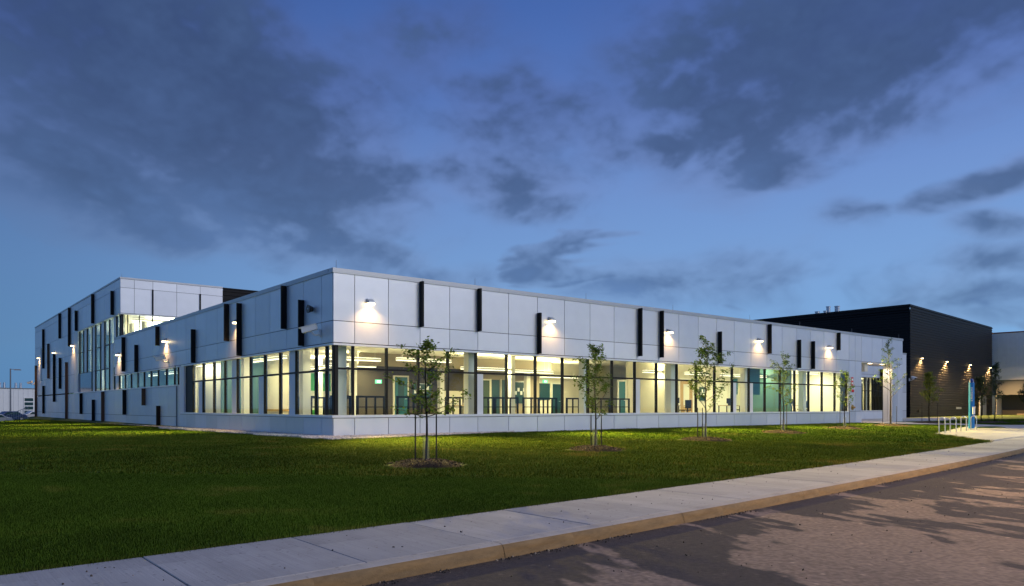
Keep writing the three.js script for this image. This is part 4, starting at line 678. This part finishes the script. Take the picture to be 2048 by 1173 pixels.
const row = [
  // x, z, height, crown options, stakes (offset each side), mulch radius
  { x: -3.21, z: 11.55, h: 2.92, seed: 11, base: 0.4, spread: 0.6, limbs: 19, leaf: 0.07, dense: 0.85, mulch: 0.83, st: [-0.25, 0.24], sh: 1.2, limbList: [[0.4, 3.6, 0.8, 0.1], [0.4, 0.8, 0.72, 0.2], [0.43, 0.4, 1.0, 0.32], [0.46, 1.9, 0.45, 0.4], [0.47, 2.9, 0.55, 0.45], [0.5, 4.7, 0.42, 0.5], [0.53, 0.2, 0.4, 0.5], [0.57, 3.6, 0.85, 0.5], [0.62, 1.4, 0.4, 0.6], [0.64, 0.9, 0.7, 0.6], [0.7, 3.5, 0.5, 0.65], [0.74, 0.7, 0.42, 0.9], [0.74, 0.5, 0.85, 0.7], [0.79, 2.2, 0.3, 0.8], [0.78, 3.5, 0.7, 0.85], [0.85, 4.6, 0.3, 1], [0.87, 0.4, 0.32, 1.1], [0.92, 2.0, 0.2, 1.2]] },
  { x: 3.99, z: 9.93, h: 3.2, seed: 24, base: 0.3, spread: 0.95, limbs: 18, leaf: 0.075, dense: 0.95, mulch: 0.83, st: [-0.12, 0.2], sh: 1.1 },
  { x: 12.05, z: 8.05, h: 3.8, seed: 37, base: 0.3, spread: 1.45, limbs: 23, leaf: 0.08, dense: 1.1, mulch: 1.0, st: [-0.29, -0.1], sh: 1.3 },
  { x: 21.03, z: 6.02, h: 3.85, seed: 43, base: 0.33, spread: 1.2, limbs: 17, leaf: 0.08, dense: 0.7, mulch: 1.05, st: [-0.13, 0.17], sh: 1.4 },
  { x: 29.44, z: 4.81, h: 3.3, seed: 58, base: 0.3, spread: 1.25, limbs: 16, leaf: 0.085, dense: 0.6, mulch: 1.05, st: [-0.27, 0.28], sh: 1.5 },
  { x: 36.9, z: 4.06, h: 5.6, seed: 66, base: 0.33, spread: 1.2, limbs: 20, leaf: 0.08, dense: 0.55, mulch: 1.15, st: [-0.55, 0.35], sh: 1.3, trunkR: 0.05 },
];
row.forEach((o, i) => {
  const lab = `${nth[i]} young staked tree of the lawn row counted from the building corner`;
  const t = tree({ ...o, label: lab });
  const gd = mesh('trunk_guard', new THREE.CylinderGeometry(0.075, 0.085, 0.62, 14, 1, true), M.guard, t); gd.position.y = 0.34;
  mulch(o.x, o.z, o.mulch, o.seed, 900, `bark mulch ring of the ${nth[i]} lawn tree from the building corner`);
  for (const s of o.st) stake(o.x + RX * s, o.z + RZ * s, o.sh, `thin black stake beside the ${nth[i]} lawn tree from the building corner`);
});
// trees towards the black hall
[[46.6, 2.45, 3.75, 71, 'bushy yellow-green young tree before the black hall wall', 0.95, [0.24, 0.28, 0.02]], [54.2, 3.3, 3.7, 72, 'dense small tree right of the blue pillar', 1.1, [0.07, 0.1, 0.02]], [57.3, 3.2, 4.9, 73, 'taller slender tree before the neighbouring building', 0.85, [0.06, 0.095, 0.025]], [61.2, 4.4, 3.2, 74, 'low bushy tree under the round canopy lamp', 1.1, [0.07, 0.09, 0.02]], [64.8, 5.2, 3.3, 75, 'low bushy tree farthest along the path', 1.1, [0.06, 0.085, 0.02]]].forEach(([x, z, h, seed, label, spread, tint], i) => {  // first tree: raised leaf tint stands in for light falling on it
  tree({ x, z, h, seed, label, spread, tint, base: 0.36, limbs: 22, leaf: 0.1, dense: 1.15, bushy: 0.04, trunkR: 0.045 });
  mulch(x, z, 1.1, seed, 260, i ? `bark mulch ring under the ${['', 'dense small', 'taller slender', 'lamp-side bushy', 'farthest bushy'][i]} tree by the path` : 'bark mulch ring under the yellow-green tree by the black hall');
  if (i < 3) for (const s of [-0.55, 0.6]) stake(x + RX * s, z + RZ * s, 1.5, `thin black stake beside the ${['yellow-green', 'dense small', 'taller slender'][i]} tree by the path`);
});
// ------------------------------------------------------------------ bicycle stands and blue pillar
[[29.16, 10.14], [31.25, 9.88], [34.27, 9.29], [37.61, 8.62]].forEach(([x, z], i) => {
  const t = thing('bicycle_stand', `${['first', 'second', 'third', 'fourth'][i]} steel hoop bicycle stand counted from the lawn edge towards the pillar`, 'bike rack', [x, groundY(x, z) + 0.03, z], -Math.PI * 0.25, 'steel hoop bicycle stands');
  const w = [0.15, 0.15, 0.15, 0.16][i], H = 0.8, pts = [[-w, -0.05, 0], [-w, 0.25, 0], [-w, H - w - 0.05, 0]]; for (let k = 0; k <= 6; k++) { const a = Math.PI - k / 6 * Math.PI; pts.push([Math.cos(a) * w, H - w + Math.sin(a) * w, 0]); } pts.push([w, H - w - 0.05, 0], [w, 0.25, 0], [w, -0.05, 0]);
  mesh('hoop', tube(pts, 0.03, 60, 12), M.steel, t); for (const s of [-1, 1]) mesh('foot_plate', new THREE.CylinderGeometry(0.065, 0.065, 0.012, 16), M.steel, t).position.set(s * w, 0.007, 0);
});
{
  const font = await new FontLoader().loadAsync('fonts/droid/droid_sans_bold.typeface.json');
  const t = thing('emergency_call_pillar', 'tall blue emergency call pillar with white lettering beside the bicycle stands', 'call box', [38.6, groundY(38.6, 8.15) + 0.03, 8.15], -1.12);
  const s = new THREE.Shape(); s.absarc(0, 0, 0.17, 0, Math.PI * 2); const body = new THREE.CylinderGeometry(0.155, 0.165, 2.82, 28); mesh('shaft', body, M.blue, t).position.y = 1.41;
  mesh('band', new THREE.CylinderGeometry(0.157, 0.157, 0.05, 28), M.blueDark, t).position.y = 2.85; for (const a of [-0.5, 0.5]) { const b = mesh('lamp_spot', new THREE.SphereGeometry(0.03, 10, 8), M.white, t); b.position.set(Math.sin(a) * 0.15, 2.85, Math.cos(a) * 0.15); }
  mesh('beacon', new THREE.LatheGeometry([[0, 0.2], [0.06, 0.19], [0.1, 0.15], [0.12, 0.06], [0.125, 0]].map((p) => new THREE.Vector2(...p)).reverse(), 24), M.blueDark, t).position.y = 2.876;
  const tg = new TextGeometry('EMERGENCY', { font, size: 0.105, depth: 0.02, curveSegments: 3 }); tg.computeBoundingBox(); tg.translate(0, -0.05, 0); tg.rotateZ(-Math.PI / 2); const tm = mesh('lettering', tg, M.white, t); tm.position.set(0, 2.55, 0.153);
  const side = mesh('call_panel', boxGeo(0.16, 0.42, 0.05), M.white, t); side.position.set(0.1, 1.1, 0.135); side.rotation.y = 0.65; mesh('hood', boxGeo(0.18, 0.05, 0.12), M.white, t).position.set(0.11, 1.33, 0.16);
}
// ------------------------------------------------------------------ neighbouring buildings
{
  const b = thing('neighbour_building', 'pale sheet-metal building with a dark recessed ground floor beyond the black hall', 'building', [113, -0.4, -15.8], Math.atan2(0.1006, 0.9949));
  // local +z runs towards the camera along its long face, face looks -x
  const seams = []; for (let z = -6; z < 40; z += 1.15) seams.push(boxAt(-0.04, 0.0, 5.5, 12.3, z, z + 0.08));
  box('upper_wall', b, 0, 12, 5.48, 12.35, -8, 40, M.sheet); mesh('seams', mergeGeometries(seams), M.sheet, b); box('roof_edge', b, -0.08, 12, 12.352, 12.5, -8, 40, M.roofRed);
  box('soffit_band', b, 0.4, 12, 3.3, 5.478, -8, 40, M.lampGrey); box('ground_floor_wall', b, 3.5, 12, 0, 3.298, -8, 40, std([0.07, 0.065, 0.06], 0.7)); box('base_wall', b, 1.2, 3.4, 0.0, 0.55, 3, 40, M.tan);
  box('entry_wall', b, 0.3, 3.4, 0, 3.29, -3.2, 0.6, M.cream); box('window', b, 0.24, 0.3, 2.0, 2.6, -1.4, -0.8, M.tubeGlow);
}
{
  const t = thing('canopy_lamp', 'round lit lamp under the neighbouring overhang', 'lamp', [101.8, 3.9, -6.6]);
  const g = mesh('shade', new THREE.SphereGeometry(0.9, 24, 10, 0, 6.2832, 0, 1.45), std([0.8, 0.76, 0.6], 0.6, 0, { emissive: rgb(1, 0.85, 0.5), emissiveIntensity: 0.7 }), t); g.position.y = -0.9;
  mesh('neck', new THREE.CylinderGeometry(0.06, 0.06, 0.4, 8), M.lampGrey, t).position.y = 0.1; const l = new THREE.PointLight(rgb(1, 0.8, 0.5), 40, 0, 2); l.position.set(0, -1.1, 0.6); l.castShadow = true; t.add(l);
}
{
  // vent stacks on the black hall roof
  for (const [x, z, h, r] of [[77.85, -23.68, 0.85, 0.26], [78.64, -23.04, 0.95, 0.2], [78.95, -22.8, 1.5, 0.24], [79.43, -22.4, 0.8, 0.2], [79.85, -22.1, 1.55, 0.3]]) {
    const t = thing('roof_stack', h > 1.2 ? 'tall bright steel flue stack on the black hall roof' : 'short bright steel flue stack on the black hall roof', 'flue', [x, 11.9, z], 0, 'flue stacks on the black hall'); mesh('pipe', new THREE.CylinderGeometry(r, r, h + 0.5, 16), M.galv, t).position.y = (h + 0.5) / 2; mesh('collar', new THREE.CylinderGeometry(r + 0.05, r + 0.05, 0.08, 16), M.galv, t).position.y = h + 0.46;
  }
}
{
  const b = thing('warehouse', 'low white corrugated warehouse with a glazed roller door beyond the car park', 'building', [8, -1.5, -149.7], 0.35);
  const sheet = []; for (let x = -40; x < 30; x += 0.9) sheet.push(boxAt(x, x + 0.12, 0, 6.1, 0, 0.08));
  box('wall', b, -40, 30, 0, 6.15, -20, 0, M.sheet); mesh('seams', mergeGeometries(sheet), M.sheet, b); box('roof_edge', b, -40.1, 30.1, 6.152, 6.3, -20.1, 0.12, M.lampGrey);
  const d = box('roller_door', b, -2.2, 1.6, 0.3, 4.5, 0.09, 0.16, M.white); for (let j = 0; j < 5; j++) for (let i = 0; i < 2; i++) mesh('pane', boxGeo(1.6, 0.6, 0.03), M.darkTeal, d).position.set(i * 1.85 - 0.93, j * 0.82 - 1.65, 0.04);
  box('window', b, -10.8, -8.2, 2.2, 3.7, 0.09, 0.16, M.lampGrey);
  for (const x of [-9.5, -7.2, -5.0, -4.2, -2.1, -1.2]) mesh('roof_vent', new THREE.CylinderGeometry(0.2, 0.25, 1.2, 10), M.galv, b).position.set(x, 6.8, -3);
  mesh('roof_tank', new THREE.CylinderGeometry(1.3, 1.3, 2.2, 18), M.galv, b).position.set(-13.5, 7.4, -3);
}
{
  const t = thing('street_lamp', 'amber street lamp on a grey pole at the far edge of the road', 'street lamp', [9, Y_ROAD, 31]);
  mesh('pole', new THREE.CylinderGeometry(0.08, 0.11, 7.4, 12), M.lampGrey, t).position.y = 3.7; box('arm', t, -0.05, 0.05, 7.25, 7.33, -2.2, 0.05, M.lampGrey); box('lamp_head', t, -0.17, 0.17, 7.2, 7.32, -2.7, -1.95, M.lampGrey);
  const gl = box('lens', t, -0.12, 0.12, 7.15, 7.195, -2.6, -2.05, std([0.9, 0.7, 0.4], 0.4, 0, { emissive: rgb(1, 0.6, 0.25), emissiveIntensity: 6 }));
  const l = new THREE.SpotLight(rgb(1, 0.66, 0.38), 900, 0, 1.25, 0.6, 2); l.position.set(0, 7.12, -2.3); l.target.position.set(-3, 0, -4); l.castShadow = true; l.shadow.radius = 6; t.add(l, l.target);
}
{
  const t = thing('street_lamp', 'tall white-light street lamp on a grey pole beside the concrete pad', 'street lamp', [36, Y_ROAD, 21]);
  mesh('pole', new THREE.CylinderGeometry(0.08, 0.11, 7.9, 12), M.lampGrey, t).position.y = 3.95; box('arm', t, -0.05, 0.05, 7.75, 7.83, -2.2, 0.05, M.lampGrey); box('lamp_head', t, -0.17, 0.17, 7.7, 7.82, -2.7, -1.95, M.lampGrey);
  box('lens', t, -0.12, 0.12, 7.65, 7.695, -2.6, -2.05, std([0.9, 0.85, 0.7], 0.4, 0, { emissive: rgb(1, 0.85, 0.62), emissiveIntensity: 6 }));
  const l = new THREE.SpotLight(rgb(1, 0.9, 0.75), 430, 0, 1.22, 0.85, 2); l.position.set(0, 7.62, -2.3); l.target.position.set(-3.5, 0, -3.5); l.castShadow = true; l.shadow.radius = 6; t.add(l, l.target);
}
{
  const t = thing('street_lamp', 'grey pole street lamp in front of the warehouse', 'street lamp', [1.38, -1.25, -122.9]);
  mesh('pole', new THREE.CylinderGeometry(0.1, 0.14, 8.7, 10), M.lampGrey, t).position.y = 4.35; box('arm', t, 0.08, 1.4, 8.55, 8.65, -0.05, 0.05, M.lampGrey); box('lamp_head', t, 0.5, 1.5, 8.45, 8.56, -0.16, 0.16, M.lampGrey);
}
function car(x, z, turn, paint, label) {
  const t = thing('parked_car', label, 'car', [x, groundY(x, z), z], turn, 'cars parked by the warehouse');
  const s = new THREE.Shape([[-2.2, 0.35], [-2.25, 0.8], [-1.9, 0.95], [-1.3, 1.05], [-0.75, 1.48], [0.8, 1.5], [1.45, 1.05], [2.1, 0.92], [2.25, 0.6], [2.2, 0.35]].map((p) => new THREE.Vector2(...p)));
  const g = new THREE.ExtrudeGeometry(s, { depth: 1.5, bevelEnabled: true, bevelSize: 0.08, bevelThickness: 0.12, bevelSegments: 3 }); g.translate(0, 0, -0.75); mesh('body', g, std(paint, 0.3, 0.3, {}), t);
  const w = new THREE.Shape([[-1.15, 1.08], [-0.7, 1.42], [0.75, 1.43], [1.25, 1.08]].map((p) => new THREE.Vector2(...p))); for (const q of [-0.9, 0.875]) { const wg = new THREE.ExtrudeGeometry(w, { depth: 0.025, bevelEnabled: false }); mesh('side_window', wg, M.darkTeal, t).position.z = q; }
  for (const px of [-1.4, 1.4]) for (const pz of [-0.78, 0.78]) { const wh = mesh('wheel', new THREE.CylinderGeometry(0.33, 0.33, 0.22, 20), M.stake, t); wh.rotation.x = Math.PI / 2; wh.position.set(px, 0.33, pz); mesh('rim', new THREE.CylinderGeometry(0.2, 0.2, 0.235, 14), M.steel, wh); }
}
car(-1.6, -114, 0.2, [0.35, 0.37, 0.4], 'silver parked car at the far side of the lawn'); car(0.9, -119, 0.3, [0.02, 0.04, 0.12], 'dark blue parked car beside the silver car'); car(4.6, -121, 0.25, [0.6, 0.6, 0.62], 'white parked car nearest the wing end');
{
  const t = thing('guard_railing', 'grey steel guard railing sloping down at the wing end', 'railing', [-0.6, -0.6, -83]);
  const A = [-0.6, 0, 1.2], L = 11; for (let i = 0; i <= 12; i++) { const f = i / 12, m = box('baluster', t, -f * 1.2 - 0.02, -f * 1.2 + 0.02, -f * 0.9 - 0.6, 1.7 - f * 1.15, -f * L - 0.02, -f * L + 0.02, M.galv); }
  mesh('handrail', tube([[0, 1.72, 0], [-0.6, 1.14, -L / 2], [-1.2, 0.57, -L]], 0.03), M.galv, t); mesh('lower_rail', tube([[0, 1.0, 0], [-0.6, 0.45, -L / 2], [-1.2, -0.1, -L]], 0.02), M.galv, t);
}
// ------------------------------------------------------------------ gravel strip and grass
{
  const r = rng(99), g = new THREE.IcosahedronGeometry(1, 0), n = 30000; g.scale(1, 0.65, 0.8);
  const im = shad(new THREE.InstancedMesh(g, std([1, 1, 1], 0.9), n)); im.name = 'gravel_strip'; tag(im, 'pale river gravel strip along the foot of the side wall', 'gravel', null, 'stuff'); scene.add(im);
  const m4 = new THREE.Matrix4(), q = new THREE.Quaternion(), e = new THREE.Euler(), c = new THREE.Color();
  for (let i = 0; i < n; i++) {
    let x, z; const k = r();
    if (k < 0.62) { z = 1.5 - 22.5 * Math.pow(r(), 1.15); x = -0.02 - 1.55 * r() * (0.8 + 0.2 * Math.sin(z * 1.3)) * smooth(1.9, 0.2, z); } else if (k < 0.85) { x = -0.9 + 9.7 * Math.pow(r(), 1.2); z = 0.02 + 1.5 * r() * (1 - smooth(0, 9.5, x)); } else { z = -21 - 50 * r(); x = -0.02 - 0.5 * r(); }
    const s = 0.028 + 0.036 * r(), b = 0.3 + 0.42 * r(); e.set(r() * 6, r() * 6, r() * 6); q.setFromEuler(e); m4.compose(new THREE.Vector3(x, groundY(x, z) + 0.02 + 0.02 * r(), z), q, new THREE.Vector3(s, s, s)); im.setMatrixAt(i, m4); c.setRGB(b, b * 0.93, b * 0.84); im.setColorAt(i, c);
  }
}
{
  // grit and bark crumbs lying in the gutter and on the slabs
  const r = rng(311), n = 2600, im = shad(new THREE.InstancedMesh(new THREE.IcosahedronGeometry(1, 0), std([1, 1, 1], 0.95), n)); im.name = 'gutter_grit'; tag(im, 'dark grit and crumbs lying along the foot of the kerb', 'grit', null, 'stuff'); scene.add(im);
  const m4 = new THREE.Matrix4(), q = new THREE.Quaternion(), e = new THREE.Euler(), c = new THREE.Color();
  for (let i = 0; i < n; i++) {
    const x = -12 + 34 * Math.pow(r(), 1.3), onWalk = r() < 0.06, far = r() < 0.12, z = onWalk ? zSide(x) + 1.6 * r() : zSide(x) + 1.99 + (far ? 3 * r() : 0.16 * r() * r()), clump = fbm(x * 1.7, 2, 3, 17) > 0.5 || far || onWalk;
    const s = (clump ? 0.004 + 0.011 * r() * r() : 0.003), b = r() < 0.2 ? 0.2 + 0.2 * r() : 0.02 + 0.05 * r(); e.set(r() * 6, r() * 6, r() * 6); q.setFromEuler(e);
    m4.compose(new THREE.Vector3(x, (onWalk ? Y_WALK + 0.004 : Y_ROAD) + s * 0.5, z), q, new THREE.Vector3(s * 1.5, s * 0.7, s)); im.setMatrixAt(i, m4); c.setRGB(b, b * 0.8, b * 0.6); im.setColorAt(i, c);
  }
}
{
  const r = rng(123);
  const tuft = (blades, rad, hgt, wid) => {
    const pos = [], nor = [], col = [];
    for (let i = 0; i < blades; i++) {
      const a = r() * 6.283, R = rad * Math.sqrt(r()), x = Math.cos(a) * R, z = Math.sin(a) * R, t = r() * 6.283, w = wid * (0.7 + 0.6 * r()), h = hgt * (0.55 + 0.6 * r()), lx = (r() - 0.5) * h * 1.1, lz = (r() - 0.5) * h * 1.1, cx = Math.cos(t) * w, cz = Math.sin(t) * w;
      pos.push(x - cx, -0.01, z - cz, x + cx, -0.01, z + cz, x + lx, h, z + lz); const k = 0.65 + 0.6 * r(), y = r() < 0.07 ? 1 : 0; for (let q = 0; q < 3; q++) { nor.push(-Math.sin(t) * 0.5, 0.75, Math.cos(t) * 0.5); col.push(k * (1 + y * 1.3), k * (1 + y * 0.25), k * (1 + y * 0.6)); }
    }
    const g = new THREE.BufferGeometry(); g.setAttribute('position', new THREE.Float32BufferAttribute(pos, 3)); g.setAttribute('normal', new THREE.Float32BufferAttribute(nor, 3)); g.setAttribute('color', new THREE.Float32BufferAttribute(col, 3)); return g;
  };
  const gm = new THREE.MeshPhysicalMaterial({ vertexColors: true, roughness: 0.9, specularIntensity: 0.25, side: THREE.DoubleSide });
  const inPad = (x, z) => { const poly = x > 40 && z < 6 ? [[40.5, 0.1], [44, 0.1], [46.5, 0.9], [49.2, 3.3], [52, 6.1], [44.2, 6.0], [44.1, 4.8], [41.7, 3.0]] : PAD; let c = false; for (let i = 0, j = poly.length - 1; i < poly.length; j = i++) { const [a, b] = poly[i], [d, e] = poly[j]; if ((b > z) !== (e > z) && x < (d - a) * (z - b) / (e - b) + a) c = !c; } return c; };
  const field = (n, d0, d1, blades, rad, hgt, wid, seedTone) => {
    const g = tuft(blades, rad, hgt, wid), list = []; let guard = 0;
    while (list.length < n && guard++ < n * 8) {
      const d = Math.sqrt(lerp(d0 * d0, d1 * d1, r())), tpx = (r() * 2 - 1) * 1.2, x = CAM.x + d * (VIEW.x + tpx * RX * 1.0), z = CAM.z + d * (VIEW.z + tpx * RZ);
      if (z > zSide(x) + 0.03 - 0.07 * r() * r() - (x > 22 ? 0.05 : 0) || x > 72) continue;
      if (x > -0.6 && z < 0.06) continue; if (z > -20.5 && z < 0 && x > -1.5 - 0.15 * r()) continue; if (z >= 0 && x > -1.1 && x < 9 && z < 1.45 * (1 - smooth(0, 9.5, x)) && x > -1.4 + z * 0.6) continue;
      if (x > 40.9 && z < 0.4) continue; if (x > 18 && inPad(x, z)) continue;
      let bad = false; for (const o of row) if (Math.hypot(x - o.x, z - o.z) < o.mulch * 1.1 + 0.05) bad = true; if (bad) continue;
      list.push([x, z]);
    }
    const im = shad(new THREE.InstancedMesh(g, gm, list.length)); im.name = numbered('grass'); tag(im, seedTone, 'grass', 'mown lawn grass', 'stuff'); scene.add(im);
    const m4 = new THREE.Matrix4(), q = new THREE.Quaternion(), c = new THREE.Color();
    list.forEach(([x, z], i) => { const edge = zSide(x) - z < 0.12 ? 1 : 0, s = 0.75 + 0.5 * r() + edge * 0.25 * r(), a = fbm(x * 0.35, z * 0.35, 3, 201), b = fbm(x * 1.3 + 5, z * 1.3, 3, 205), dry = Math.max(smooth(0.54, 0.76, b * 0.6 + a * 0.4) * 0.9, edge * r() * 0.9), k = 0.55 + 0.5 * b + 0.55 * a; q.setFromAxisAngle(UPV, r() * 6.283); m4.compose(new THREE.Vector3(x, groundY(x, z) + 0.004, z), q, new THREE.Vector3(s, s * (0.8 + 0.5 * a), s)); im.setMatrixAt(i, m4); c.setRGB(lerp(0.062, 0.12, dry) * k, lerp(0.118, 0.13, dry) * k, lerp(0.008, 0.02, dry) * k); im.setColorAt(i, c); });
  };
  field(72000, 5, 15, 26, 0.075, 0.038, 0.003, 'short mown lawn grass beside the sidewalk');
  field(74000, 15, 30, 24, 0.12, 0.05, 0.0055, 'short mown lawn grass around the young trees');
  field(58000, 30, 62, 24, 0.22, 0.055, 0.011, 'short mown lawn grass along the building');
  field(26000, 62, 110, 24, 0.4, 0.08, 0.025, 'short mown lawn grass far along the wings');
}
renderer.render(scene, camera);
